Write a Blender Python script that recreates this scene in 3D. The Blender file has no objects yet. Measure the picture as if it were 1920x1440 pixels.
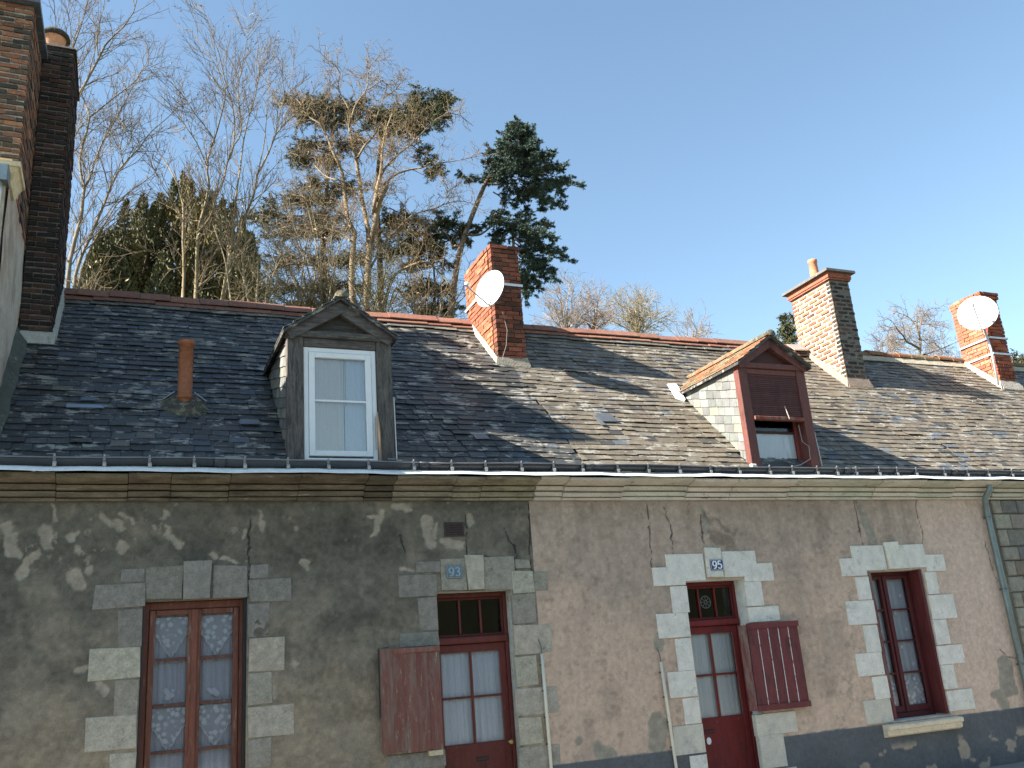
import bpy, math, random
import numpy as np
from mathutils import Vector, Matrix

# ------------------------------------------------------------------ camera, sky, sun, exposure
scene = bpy.context.scene
W_PX, H_PX, F_PX = 1920.0, 1440.0, 1724.26          # photograph size and focal length in pixels
YAW, PITCH, ROLL = 0.412070, 0.297104, 0.076903
CAM = np.array([0.0, -10.0, 1.75])

def cam_axes():
    cy, sy, cp, sp = math.cos(YAW), math.sin(YAW), math.cos(PITCH), math.sin(PITCH)
    f = np.array([sy*cp, cy*cp, sp]); r0 = np.array([cy, -sy, 0.0]); d0 = np.cross(f, r0)
    c, s = math.cos(ROLL), math.sin(ROLL)
    return c*r0 + s*d0, -s*r0 + c*d0, f
AX_R, AX_D, AX_F = cam_axes()

cam_data = bpy.data.cameras.new('camera')
cam_data.sensor_width = 36.0
cam_data.lens = 36.0 * F_PX / W_PX
cam_data.clip_end = 3000.0
camera = bpy.data.objects.new('camera', cam_data)
scene.collection.objects.link(camera)
mw = Matrix.Identity(4)
for i in range(3):
    mw[i][0] = AX_R[i]; mw[i][1] = -AX_D[i]; mw[i][2] = -AX_F[i]; mw[i][3] = CAM[i]
camera.matrix_world = mw
scene.camera = camera

SUN_EL, SUN_AZ = math.radians(38.0), math.radians(1.8)     # azimuth measured from -X towards +Y
sun_dir = Vector((-math.cos(SUN_EL)*math.cos(SUN_AZ), math.cos(SUN_EL)*math.sin(SUN_AZ), math.sin(SUN_EL)))
world = bpy.data.worlds.new('World'); scene.world = world; world.use_nodes = True
wn = world.node_tree.nodes; wl = world.node_tree.links
sky = wn.new('ShaderNodeTexSky'); sky.sky_type = 'NISHITA'; sky.sun_disc = False
sky.sun_elevation = SUN_EL; sky.sun_rotation = math.radians(-90.0) + SUN_AZ
sky.air_density = 1.0; sky.dust_density = 0.25; sky.ozone_density = 0.8; sky.altitude = 60.0
tint = wn.new('ShaderNodeVectorMath'); tint.operation = 'MULTIPLY'; tint.inputs[1].default_value = (1.08, 1.12, 1.04)     # white balance of the camera
wl.new(sky.outputs[0], tint.inputs[0]); wl.new(tint.outputs[0], wn['Background'].inputs[0]); wn['Background'].inputs[1].default_value = 0.06
sun_data = bpy.data.lights.new('sun', 'SUN'); sun_data.energy = 5.0; sun_data.angle = math.radians(0.53)
sun_data.color = (1.0, 0.93, 0.82)
sun = bpy.data.objects.new('sun', sun_data); scene.collection.objects.link(sun)
sun.rotation_euler = sun_dir.to_track_quat('Z', 'Y').to_euler()
sun.location = (-30, -5, 30)
vs = scene.view_settings
vs.view_transform = 'Standard'; vs.look = 'None'; vs.gamma = 1.0; vs.use_curve_mapping = False
vs.exposure = 2.12
scene.cycles.max_bounces = 6; scene.cycles.transparent_max_bounces = 16
scene.cycles.use_denoising = True

# ------------------------------------------------------------------ helpers
random.seed(7)
C = scene.collection
def ray(x, y):
    return AX_R*((x-960.0)/F_PX) + AX_D*((y-720.0)/F_PX) + AX_F
def at_y(x, y, Y=0.0):                # photo pixel -> point on the plane at depth Y
    d = ray(x, y); return CAM + d*((Y-CAM[1])/d[1])
def at_x(x, y, X):
    d = ray(x, y); return CAM + d*((X-CAM[0])/d[0])
PITCH_R = math.radians(44.0); TR = math.tan(PITCH_R); EAVE_Z = 4.11
RU = np.array([0, math.cos(PITCH_R), math.sin(PITCH_R)]); RN = np.array([0, -math.sin(PITCH_R), math.cos(PITCH_R)])
def at_roof(x, y):
    d = ray(x, y); p0 = np.array([0, 0, EAVE_Z]); return CAM + d*(np.dot(p0-CAM, RN)/np.dot(d, RN))
def lin(c):
    c = c/255.0
    return c/12.92 if c <= 0.04045 else ((c+0.055)/1.055)**2.4
def col(r, g, b, k=1.0):              # sRGB 0-255 -> linear albedo
    return (min(lin(r)*k, .9), min(lin(g)*k, .9), min(lin(b)*k, .9))
def jit(c, a):
    m = 1 + random.uniform(-a, a)
    return tuple(min(.9, max(.003, v*m*(1+random.uniform(-a, a)*.25))) for v in c)

class MB:
    def __init__(s): s.v = []; s.f = []; s.c = []
    def add(s, vs_, fs_, c):
        o = len(s.v); s.v += [tuple(map(float, p)) for p in vs_]
        for f in fs_: s.f.append(tuple(i+o for i in f)); s.c.append(c)
        return s
    def box(s, a, b, c):
        x0, y0, z0 = a; x1, y1, z1 = b
        return s.add([(x0,y0,z0),(x1,y0,z0),(x1,y1,z0),(x0,y1,z0),(x0,y0,z1),(x1,y0,z1),(x1,y1,z1),(x0,y1,z1)],
              [(0,3,2,1),(4,5,6,7),(0,1,5,4),(1,2,6,5),(2,3,7,6),(3,0,4,7)], c)
    def hexa(s, p, c):                # 8 points: bottom 4, top 4
        return s.add(p, [(0,3,2,1),(4,5,6,7),(0,1,5,4),(1,2,6,5),(2,3,7,6),(3,0,4,7)], c)
    def chbox(s, a, b, e, c):         # box facing -Y with chamfered front edges
        x0, y0, z0 = a; x1, y1, z1 = b
        P = [(x0,y1,z0),(x1,y1,z0),(x1,y1,z1),(x0,y1,z1),(x0,y0+e,z0),(x1,y0+e,z0),(x1,y0+e,z1),(x0,y0+e,z1),
             (x0+e,y0,z0+e),(x1-e,y0,z0+e),(x1-e,y0,z1-e),(x0+e,y0,z1-e)]
        return s.add(P, [(0,1,2,3),(0,4,5,1),(1,5,6,2),(2,6,7,3),(3,7,4,0),(4,8,9,5),(5,9,10,6),(6,10,11,7),(7,11,8,4),(8,11,10,9)], c)
    def prism(s, poly, d, c):         # polygon (list of 3d points) swept by vector d
        n = len(poly); q = [tuple(np.array(p)+np.array(d)) for p in poly]
        fs_ = [tuple(range(n))[::-1], tuple(range(n, 2*n))] + [(i, (i+1) % n, n+(i+1) % n, n+i) for i in range(n)]
        return s.add(list(poly)+q, fs_, c)
    def tube(s, pts, rad, n, c, cap=True):
        pts = [np.array(p, float) for p in pts]; k = len(pts)
        if not hasattr(rad, '__len__'): rad = [rad]*k
        V = []; t = pts[1]-pts[0]
        ref = np.array([0,0,1.]) if abs(t[2]) < .8*np.linalg.norm(t) else np.array([1.,0,0])
        u = np.cross(t, ref); u /= np.linalg.norm(u)
        for i in range(k):
            t = pts[min(i+1, k-1)]-pts[max(i-1, 0)]; t = t/np.linalg.norm(t)
            u = u - t*np.dot(u, t); u /= np.linalg.norm(u); w = np.cross(t, u)
            for j in range(n):
                a = 2*math.pi*j/n; V.append(pts[i]+rad[i]*(math.cos(a)*u+math.sin(a)*w))
        F = [(i*n+j, i*n+(j+1) % n, (i+1)*n+(j+1) % n, (i+1)*n+j) for i in range(k-1) for j in range(n)]
        if cap: F += [tuple(range(n))[::-1], tuple((k-1)*n+j for j in range(n))]
        return s.add(V, F, c)
    def lathe(s, o, prof, n, c):      # profile [(r, z)] about a vertical axis
        V = []; k = len(prof)
        for r, z in prof:
            for j in range(n):
                a = 2*math.pi*j/n; V.append((o[0]+r*math.cos(a), o[1]+r*math.sin(a), o[2]+z))
        F = [(i*n+j, i*n+(j+1) % n, (i+1)*n+(j+1) % n, (i+1)*n+j) for i in range(k-1) for j in range(n)]
        return s.add(V, F, c)
    def build(s, name, m, parent=None, smooth=False):
        me = bpy.data.meshes.new(name); me.from_pydata(s.v, [], s.f)
        ca = me.color_attributes.new('Col', 'FLOAT_COLOR', 'CORNER')
        tot = np.array([len(f) for f in s.f]); arr = np.ones((int(tot.sum()), 4), np.float32)
        arr[:, :3] = np.repeat(np.array(s.c, np.float32).reshape(-1, 3), tot, axis=0)
        ca.data.foreach_set('color', arr.ravel())
        me.materials.append(m)
        if smooth: me.polygons.foreach_set('use_smooth', [True]*len(me.polygons))
        me.update(); o = bpy.data.objects.new(name, me); C.objects.link(o)
        if parent is not None: o.parent = parent
        return o
def np_mesh(name, V, F, m, parent=None, colors=None, smooth=False, flat_col=None):
    V = np.asarray(V, np.float32); F = np.asarray(F, np.int32); k = F.shape[1]
    me = bpy.data.meshes.new(name); me.vertices.add(len(V)); me.vertices.foreach_set('co', V.ravel())
    me.loops.add(F.size); me.loops.foreach_set('vertex_index', F.ravel()); me.polygons.add(len(F))
    me.polygons.foreach_set('loop_start', np.arange(0, F.size, k, dtype=np.int32))
    ca = me.color_attributes.new('Col', 'FLOAT_COLOR', 'POINT')
    arr = np.ones((len(V), 4), np.float32); arr[:, :3] = colors if colors is not None else flat_col
    ca.data.foreach_set('color', arr.ravel())
    if smooth: me.polygons.foreach_set('use_smooth', np.ones(len(F), bool))
    me.materials.append(m); me.update(calc_edges=True); me.validate()
    o = bpy.data.objects.new(name, me); C.objects.link(o)
    if parent is not None: o.parent = parent
    return o
def thing(name, label, cat, loc=(0,0,0), group=None):
    o = bpy.data.objects.new(name, None); C.objects.link(o); o.location = loc; o.empty_display_size = .3
    return tag(o, label, cat, group)
def tag(o, label, cat, group=None):
    o['label'] = label; o['category'] = cat
    if group: o['group'] = group
    return o
def struct(o): o['kind'] = 'structure'; return o
def stuff(o): o['kind'] = 'stuff'; return o

# ------------------------------------------------------------------ value noise
def vnoise(x, y, seed=0):
    xi = np.floor(x).astype(np.int64); yi = np.floor(y).astype(np.int64); xf = x-xi; yf = y-yi
    def h(a, b):
        n = (a*374761393 + b*668265263 + seed*974711) & 0x7fffffff
        n = ((n ^ (n >> 13))*1274126177) & 0x7fffffff
        return ((n ^ (n >> 16)) & 0xffff)/65535.0
    u = xf*xf*(3-2*xf); v = yf*yf*(3-2*yf)
    return (h(xi, yi)*(1-u)+h(xi+1, yi)*u)*(1-v)+(h(xi, yi+1)*(1-u)+h(xi+1, yi+1)*u)*v
def fbm(x, y, seed=0, o=4):
    s = 0; a = .5; t = 0
    for i in range(o): s = s+a*vnoise(x*2**i, y*2**i, seed+i*17); t += a; a *= .5
    return s/t
def sstep(a, b, x): t = np.clip((x-a)/(b-a), 0, 1); return t*t*(3-2*t)

# ------------------------------------------------------------------ materials (colour comes from the mesh, grain from noise in world space)
def pmat(name, rough=.8, var=.25, scale=12.0, bump=.15, bscale=None, spec=.3, metal=0.0, stretch=(1,1,1), spots=None, fine=60.0, subsurf=False, rvar=.12):
    m = bpy.data.materials.new(name); m.use_nodes = True; N = m.node_tree.nodes; L = m.node_tree.links
    b = N['Principled BSDF']; b.inputs['Roughness'].default_value = rough
    b.inputs['Specular IOR Level'].default_value = spec; b.inputs['Metallic'].default_value = metal
    at = N.new('ShaderNodeAttribute'); at.attribute_name = 'Col'
    ge = N.new('ShaderNodeNewGeometry'); mp = N.new('ShaderNodeMapping'); mp.inputs['Scale'].default_value = stretch
    L.new(ge.outputs['Position'], mp.inputs[0])
    n1 = N.new('ShaderNodeTexNoise'); n1.inputs['Scale'].default_value = scale; n1.inputs['Detail'].default_value = 8; n1.inputs['Roughness'].default_value = .65
    n2 = N.new('ShaderNodeTexNoise'); n2.inputs['Scale'].default_value = fine; n2.inputs['Detail'].default_value = 5
    L.new(mp.outputs[0], n1.inputs[0]); L.new(mp.outputs[0], n2.inputs[0])
    r1 = N.new('ShaderNodeMapRange'); r1.inputs[1].default_value = .3; r1.inputs[2].default_value = .7; r1.inputs[3].default_value = 1-var; r1.inputs[4].default_value = 1+var
    r2 = N.new('ShaderNodeMapRange'); r2.inputs[1].default_value = .3; r2.inputs[2].default_value = .7; r2.inputs[3].default_value = 1-var*.6; r2.inputs[4].default_value = 1+var*.6
    L.new(n1.outputs[0], r1.inputs[0]); L.new(n2.outputs[0], r2.inputs[0])
    mu = N.new('ShaderNodeMath'); mu.operation = 'MULTIPLY'; L.new(r1.outputs[0], mu.inputs[0]); L.new(r2.outputs[0], mu.inputs[1])
    vm = N.new('ShaderNodeVectorMath'); vm.operation = 'SCALE'; L.new(at.outputs['Color'], vm.inputs[0]); L.new(mu.outputs[0], vm.inputs['Scale'])
    out = vm.outputs[0]
    for sp in (spots or []):           # (colour, noise scale, lo, hi, stretch)
        c_, sc_, lo, hi, st = sp
        m2 = N.new('ShaderNodeMapping'); m2.inputs['Scale'].default_value = st; m2.inputs['Location'].default_value = (sc_, sc_*2, 3)
        L.new(ge.outputs['Position'], m2.inputs[0])
        ns = N.new('ShaderNodeTexNoise'); ns.inputs['Scale'].default_value = sc_; ns.inputs['Detail'].default_value = 7; ns.inputs['Roughness'].default_value = .68
        L.new(m2.outputs[0], ns.inputs[0])
        mr = N.new('ShaderNodeMapRange'); mr.inputs[1].default_value = lo; mr.inputs[2].default_value = hi
        L.new(ns.outputs[0], mr.inputs[0])
        mx = N.new('ShaderNodeMix'); mx.data_type = 'RGBA'; mx.inputs[7].default_value = (*c_, 1)
        L.new(mr.outputs[0], mx.inputs[0]); L.new(out, mx.inputs[6]); out = mx.outputs[2]
    L.new(out, b.inputs['Base Color'])
    rr = N.new('ShaderNodeMapRange'); rr.inputs[3].default_value = max(.02, rough-rvar); rr.inputs[4].default_value = min(1, rough+rvar)
    L.new(n1.outputs[0], rr.inputs[0]); L.new(rr.outputs[0], b.inputs['Roughness'])
    if bump:
        bp = N.new('ShaderNodeBump'); bp.inputs['Strength'].default_value = bump; bp.inputs['Distance'].default_value = .02
        n3 = N.new('ShaderNodeTexNoise'); n3.inputs['Scale'].default_value = bscale or fine; n3.inputs['Detail'].default_value = 8
        L.new(mp.outputs[0], n3.inputs[0]); L.new(n3.outputs[0], bp.inputs['Height']); L.new(bp.outputs[0], b.inputs['Normal'])
    return m
def glass_mat(name, tint=(.97,.98,.98), boost=.0):
    m = bpy.data.materials.new(name); m.use_nodes = True; N = m.node_tree.nodes; L = m.node_tree.links
    for n in list(N):
        if n.type != 'OUTPUT_MATERIAL': N.remove(n)
    o = [n for n in N if n.type == 'OUTPUT_MATERIAL'][0]
    t = N.new('ShaderNodeBsdfTransparent'); t.inputs[0].default_value = (*tint, 1)
    g = N.new('ShaderNodeBsdfGlossy'); g.inputs['Roughness'].default_value = .015
    fr = N.new('ShaderNodeFresnel'); fr.inputs[0].default_value = 1.5
    ad = N.new('ShaderNodeMath'); ad.operation = 'MULTIPLY_ADD'; ad.inputs[1].default_value = 1.5; ad.inputs[2].default_value = boost; L.new(fr.outputs[0], ad.inputs[0])
    tc = N.new('ShaderNodeNewGeometry'); nz = N.new('ShaderNodeTexNoise'); nz.inputs['Scale'].default_value = 2.2
    bp = N.new('ShaderNodeBump'); bp.inputs['Strength'].default_value = .06; bp.inputs['Distance'].default_value = .05
    L.new(tc.outputs['Position'], nz.inputs[0]); L.new(nz.outputs[0], bp.inputs['Height']); L.new(bp.outputs[0], g.inputs['Normal'])
    mx = N.new('ShaderNodeMixShader'); L.new(ad.outputs[0], mx.inputs[0]); L.new(t.outputs[0], mx.inputs[1]); L.new(g.outputs[0], mx.inputs[2]); L.new(mx.outputs[0], o.inputs[0])
    return m
def cloth_mat(name, see=.25, lace=None):
    m = bpy.data.materials.new(name); m.use_nodes = True; N = m.node_tree.nodes; L = m.node_tree.links
    b = N['Principled BSDF']; b.inputs['Roughness'].default_value = .9; b.inputs['Specular IOR Level'].default_value = .1
    at = N.new('ShaderNodeAttribute'); at.attribute_name = 'Col'; L.new(at.outputs[0], b.inputs['Base Color'])
    o = [n for n in N if n.type == 'OUTPUT_MATERIAL'][0]
    t = N.new('ShaderNodeBsdfTransparent'); mx = N.new('ShaderNodeMixShader')
    ge = N.new('ShaderNodeNewGeometry')
    if lace:
        vo = N.new('ShaderNodeTexVoronoi'); vo.inputs['Scale'].default_value = lace; vo.inputs['Randomness'].default_value = .8
        nz2 = N.new('ShaderNodeTexNoise'); nz2.inputs['Scale'].default_value = 45; nz2.inputs['Detail'].default_value = 3
        vs_ = N.new('ShaderNodeVectorMath'); vs_.operation = 'SCALE'; vs_.inputs['Scale'].default_value = .03
        va = N.new('ShaderNodeVectorMath'); va.operation = 'ADD'
        L.new(ge.outputs['Position'], nz2.inputs[0]); L.new(nz2.outputs['Color'], vs_.inputs[0]); L.new(ge.outputs['Position'], va.inputs[0]); L.new(vs_.outputs[0], va.inputs[1]); L.new(va.outputs[0], vo.inputs[0])
        mr = N.new('ShaderNodeMapRange'); mr.inputs[1].default_value = .30; mr.inputs[2].default_value = .52; mr.inputs[3].default_value = .03; mr.inputs[4].default_value = see
        L.new(vo.outputs['Distance'], mr.inputs[0]); L.new(mr.outputs[0], mx.inputs[0])
    else:
        nz = N.new('ShaderNodeTexNoise'); nz.inputs['Scale'].default_value = 180; L.new(ge.outputs['Position'], nz.inputs[0])
        mr = N.new('ShaderNodeMapRange'); mr.inputs[1].default_value = .35; mr.inputs[2].default_value = .65; mr.inputs[3].default_value = max(0, see-.15); mr.inputs[4].default_value = see+.15
        L.new(nz.outputs[0], mr.inputs[0]); L.new(mr.outputs[0], mx.inputs[0])
    L.new(b.outputs[0], mx.inputs[1]); L.new(t.outputs[0], mx.inputs[2]); L.new(mx.outputs[0], o.inputs[0])
    return m
LICH = (.235, .222, .19)
M = dict(
    slate=pmat('slate', .55, .28, 9, .25, 45, .4, spots=[((.025,.025,.024), 1.3, .58, .72, (1,1,1)), (LICH, 7.0, .56, .60, (.55,1.1,1.1)), ((.15,.14,.12), 16, .60, .66, (.6,1.3,1.3))]),
    cheek=pmat('cheek_slate', .6, .2, 8, .2, 40, .3),
    brick=pmat('brick', .88, .3, 25, .5, 70, .15, spots=[((.045,.04,.036), 3.5, .55, .75, (1,1,1)), ((.30,.26,.21), 30, .66, .72, (1,1,2))]),
    mortar=pmat('mortar', .92, .3, 14, .7, 50, .1),
    plaster=pmat('plaster', .93, .16, 14, .8, 60, .08, fine=90),
    stone=pmat('stone', .9, .24, 11, .6, 40, .1, spots=[((.12,.115,.10), 7, .60, .74, (1,1,1)), ((.36,.34,.30), 18, .65, .72, (1,1,1))]),
    white_stone=pmat('limewashed_stone', .9, .14, 8, .9, 60, .1, spots=[((.33,.32,.29), 26, .62, .69, (1,1,1)), ((.36,.34,.30), 3.5, .58, .74, (1,1,1))]),
    clay=pmat('clay', .85, .22, 14, .35, 60, .2, spots=[((.10,.095,.08), 6, .60, .74, (1,1,1))]),
    moss=pmat('mossy_clay', .92, .3, 18, .7, 40, .1, spots=[((.17,.16,.10), 11, .50, .62, (1,1,1)), ((.30,.28,.22), 24, .6, .68, (1,1,1))]),
    oldwood=pmat('weathered_wood', .88, .45, 7, .5, 30, .15, stretch=(5,5,.6), fine=30, spots=[((.035,.034,.034), 4, .52, .66, (6,6,.7)), ((.26,.22,.18), 9, .64, .70, (4,4,.5))]),
    oldwood_h=pmat('weathered_wood_level', .88, .45, 7, .5, 30, .15, stretch=(.6,5,5), fine=30, spots=[((.035,.034,.034), 4, .54, .66, (.7,6,6)), ((.25,.22,.17), 9, .64, .70, (.5,5,5))]),
    redwood=pmat('red_painted_wood', .62, .24, 6, .2, 40, .3, stretch=(3,3,.7), spots=[((.035,.018,.016), 3, .56, .76, (2,2,.8)), ((.30,.25,.21), 22, .66, .72, (2.2,2.2,.5))]),
    flaked=pmat('flaking_red_paint', .8, .2, 9, .4, 40, .2, stretch=(4,4,.5), spots=[((.20,.155,.12), 4.5, .46, .66, (3,3,.5)), ((.30,.26,.21), 16, .60, .66, (3,3,.5))]),
    brownwood=pmat('brown_varnished_wood', .55, .3, 8, .2, 30, .35, stretch=(4,4,.5), spots=[((.26,.19,.14), 13, .56, .68, (3,3,.35))]),
    white=pmat('white_plastic', .4, .05, 5, 0, None, .4, spots=[((.55,.54,.50), 9, .62, .8, (1,1,.4))]),
    zinc=pmat('zinc', .42, .16, 6, .06, 20, .5, metal=.55, rvar=.1),
    gutter=pmat('gutter_metal', .38, .2, 5, .05, 20, .5, metal=.3),
    bright=pmat('pale_flashing', .75, .12, 9, .1, 30, .25, spots=[((.40,.39,.36), 8, .60, .75, (.5,1,1))]),
    bark=pmat('bark', .92, .35, 6, .5, 18, .1, stretch=(1,1,.4)),
    twig=pmat('twig_bark', .9, .25, 3, 0, None, .15),
    leaf=pmat('needles', .75, .35, 1.3, 0, None, .2),
    ground=pmat('ground', .92, .25, 1.2, .3, 20, .2),
    dark=pmat('interior', .95, .1, 3, 0, None, .05),
    dish=pmat('dish_enamel', .45, .08, 4, 0, None, .4, spots=[((.34,.33,.30), 7, .60, .80, (1,1,1))]),
    cement=pmat('cement', .92, .2, 9, .6, 45, .1, spots=[((.28,.26,.22), 7, .58, .7, (1,1,1))]),
    paint=pmat('plain_paint', .5, .06, 9, .03, 30, .35),
    enamel=pmat('enamel', .3, .04, 9, 0, None, .5),
    glass=glass_mat('window_glass'), sky_glass=glass_mat('dormer_glass', boost=.16),
    sheer=cloth_mat('sheer_curtain', .22), thick=cloth_mat('net_curtain', .06), lace=cloth_mat('lace', .62, 17.0), net=cloth_mat('veil', .24),
)

# ------------------------------------------------------------------ ground and hill (setting)
g = MB()
gc = (.10,.098,.092)
g.add([(-400,-400,-.16),(400,-400,-.16),(400,900,-.16),(-400,900,-.16)], [(0,1,2,3)], (.16,.15,.12))
struct(g.build('ground', M['ground']))
struct(MB().add([(-200,-11.5,-.152),(200,-11.5,-.152),(200,-2.1,-.152),(-200,-2.1,-.152)], [(0,1,2,3)], (.075,.073,.07)).build('road', M['ground']))
struct(MB().box((-200,-1.95,-.156),(200,.5,-.02),(.22,.21,.19)).build('pavement', M['ground']))
kb = struct(MB().box((-200,-2.1,-.158),(200,-1.953,-.015),(.34,.33,.30)).build('kerb', M['stone']))
bk = MB(); bxs_ = [-200,-120,-60,-30,0,30,60,120,200]
for x0_, x1_ in zip(bxs_[:-1], bxs_[1:]): bk.add([(x0_,-16,-.14),(x1_,-16,-.14),(x1_,-23,5.6),(x0_,-23,5.6),(x1_,-30,6.2),(x0_,-30,6.2),(x1_,-60,-.14),(x0_,-60,-.14)], [(1,0,3,2),(2,3,5,4),(4,5,7,6)], (.032,.036,.018))
struct(bk.build('added_dark_bank', M['ground']))  # unseen bank added behind the camera to darken the window reflections
def hill_z(X, Y):
    s = 1/(1+math.exp(-(Y-12.0)*1.1))
    return -.2 + 7.6*s + max(0, Y-14)*.14 + .5*math.sin(X*.21+Y*.13) * s
V = []; F = []; xs = np.linspace(-60, 140, 61); ys = np.concatenate([np.linspace(6.5, 20, 28), np.linspace(23, 140, 30)])
for y in ys:
    for x in xs: V.append((x, y, hill_z(x, y)-(0 if y > 7 else .6)))
n = len(xs)
for j in range(len(ys)-1):
    for i in range(n-1): F.append((j*n+i, j*n+i+1, (j+1)*n+i+1, (j+1)*n+i))
struct(np_mesh('hillside', V, F, M['ground'], flat_col=(.10,.105,.05), smooth=True))

# ------------------------------------------------------------------ the three terrace houses: shells
XA0, XB0, XC0, XC1 = -1.27, 4.47, 11.97, 21.0       # facade limits
XR = 5.25                                           # where the two slate roofs meet, on the chimney
RIDGE_Y = 3.06; RIDGE_Z = EAVE_Z + TR*RIDGE_Y; BACK_Y = 6.4
house_a = thing('terrace_house', 'low terrace house with dark grimy grey render and white dormer window', 'house', (1.6,0,0), 'row of terrace houses')
house_b = thing('terrace_house', 'low terrace house with pinkish beige render and dark red dormer', 'house', (8.2,0,0), 'row of terrace houses')
house_c = thing('terrace_house', 'terrace house of bare stone beyond the green drainpipe', 'house', (14,0,0), 'row of terrace houses')
def par(o, h):
    o.parent = h; o.matrix_parent_inverse = Matrix.Translation(-h.location); return o
# children of a house keep world coordinates
def sub(mb, name, m, part, smooth=False): return mb.build(name, m, part, smooth)     # part of a part: same coordinates
def P_(mb, name, m, h, smooth=False): return par(mb.build(name, m, None, smooth), h)

WIN_L = (at_y(268.75,1127.5)[0], at_y(463.75,1121)[0], .60, at_y(366,1124)[2])
DOOR_A = (at_y(819,1109)[0], at_y(960.5,1107)[0], -.02, at_y(886,1108)[2])
DOOR_B = (at_y(1283,1090)[0], at_y(1393.5,1086)[0], -.02, at_y(1331,1088)[2])
WIN_R = (at_y(1625,1070)[0], at_y(1727,1067)[0], at_y(1680,1352)[2], at_y(1676,1069)[2])
WALL_TOP = at_y(1000,938)[2]

def crop6(x, y): return (x/2.4, 840+y/2.4)
def crop7(x, y): return (640+x/2.4, 840+y/2.4)
def crop8(x, y): return (1180+x/2.4, 840+y/2.4)
def seg_dist(X, Z, a, b):
    a = np.array(a); b = np.array(b); d = b-a; l = max(1e-9, (d**2).sum())
    t = np.clip(((X-a[0])*d[0]+(Z-a[1])*d[1])/l, 0, 1)
    return np.hypot(X-(a[0]+t*d[0]), Z-(a[1]+t*d[1]))
def fz(p): q = at_y(*p); return (q[0], q[2])
def mixc(c, t, k): return c*(1-t[..., None]) + np.array(k)*t[..., None]

def facade(x0, x1, holes, paint, parent):
    res = .0135
    nx = int(round((x1-x0)/res)); nz = int(round((WALL_TOP+.05)/res))
    gx = np.linspace(x0, x1, nx+1); gz = np.linspace(-.02, WALL_TOP+.03, nz+1)
    X, Z = np.meshgrid(gx, gz)
    colr, depth = paint(X, Z)
    V = np.stack([X, depth, Z], -1).reshape(-1, 3)
    cx = (gx[:-1]+gx[1:])/2; cz = (gz[:-1]+gz[1:])/2
    CX, CZ = np.meshgrid(cx, cz); keep = np.ones_like(CX, bool)
    for a, b, c, d in holes: keep &= ~((CX > a-.004) & (CX < b+.004) & (CZ > c) & (CZ < d+.004))
    I = np.arange((nx+1)*(nz+1)).reshape(nz+1, nx+1)
    Fq = np.stack([I[:-1,:-1], I[:-1,1:], I[1:,1:], I[1:,:-1]], -1)[keep]
    o = np_mesh('wall', V, Fq, M['plaster'], None, colr.reshape(-1, 3), smooth=True)
    return par(o, parent)

def patch_mask(X, Z, segs, crop, warp=.035, seed=3, edge=.012):
    wx = X+(fbm(X*9, Z*9, seed)-.5)*warp*4; wz = Z+(fbm(X*9, Z*9, seed+50)-.5)*warp*4
    m = np.zeros_like(X)
    for x0, y0, x1, y1, r in segs:
        d = seg_dist(wx, wz, fz(crop(x0, y0)), fz(crop(x1, y1)))
        m = np.maximum(m, 1-sstep(r/390-edge, r/390+edge, d))
    return m
def crack_mask(X, Z, lines, crop, w=.005, seed=9):
    wx = X+(fbm(X*14, Z*14, seed)-.5)*.05; wz = Z+(fbm(X*14, Z*14, seed+3)-.5)*.05
    m = np.zeros_like(X)
    for ln in lines:
        for p, q in zip(ln[:-1], ln[1:]):
            m = np.maximum(m, 1-sstep(w*(.1+.9*fbm(X*9,Z*9,seed+7)), w*(.5+2.4*fbm(X*9,Z*9,seed+7)), seg_dist(wx, wz, fz(crop(*p)), fz(crop(*q)))))
    return m

SC_A6 = [(55,400,60,470,22),(30,340,40,370,14),(210,370,220,430,24),(235,270,240,320,9),(120,510,85,580,20),(160,470,140,510,15),(340,380,330,420,16),(355,460,350,470,9),
 (335,575,350,600,32),(400,540,402,550,12),(470,315,530,340,13),(540,290,590,340,10),(530,350,540,365,13),(540,440,550,460,17),(735,280,755,310,9),(680,350,682,360,10),
 (750,350,745,390,7),(760,405,815,430,13),(955,470,970,490,12),(1000,500,1060,510,10),(1182,275,1180,330,8),(1180,340,1180,370,14),(1105,375,1100,390,10),(1370,525,1372,530,18),(1330,360,1331,365,9),(350,985,390,990,10),(440,1050,470,1100,14),(1235,1040,1240,1110,8),(1320,965,1330,970,9)]
SC_A7 = [(180,280,150,400,10),(230,258,310,262,15),(385,330,400,430,24),(430,350,425,400,10),(570,310,575,345,13),(470,430,545,430,22),(275,545,320,545,8),(120,320,180,310,8)]
CR_A7 = [[(735,360),(760,420),(780,440),(797,500),(770,620)],[(845,250),(850,330),(848,480),(860,550)],[(265,390),(275,430),(285,470)],[(560,300),(565,390),(560,480)],[(640,487),(700,495),(790,500)]]
CR_A6 = [[(1125,265),(1122,400),(1118,675)]]
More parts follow.
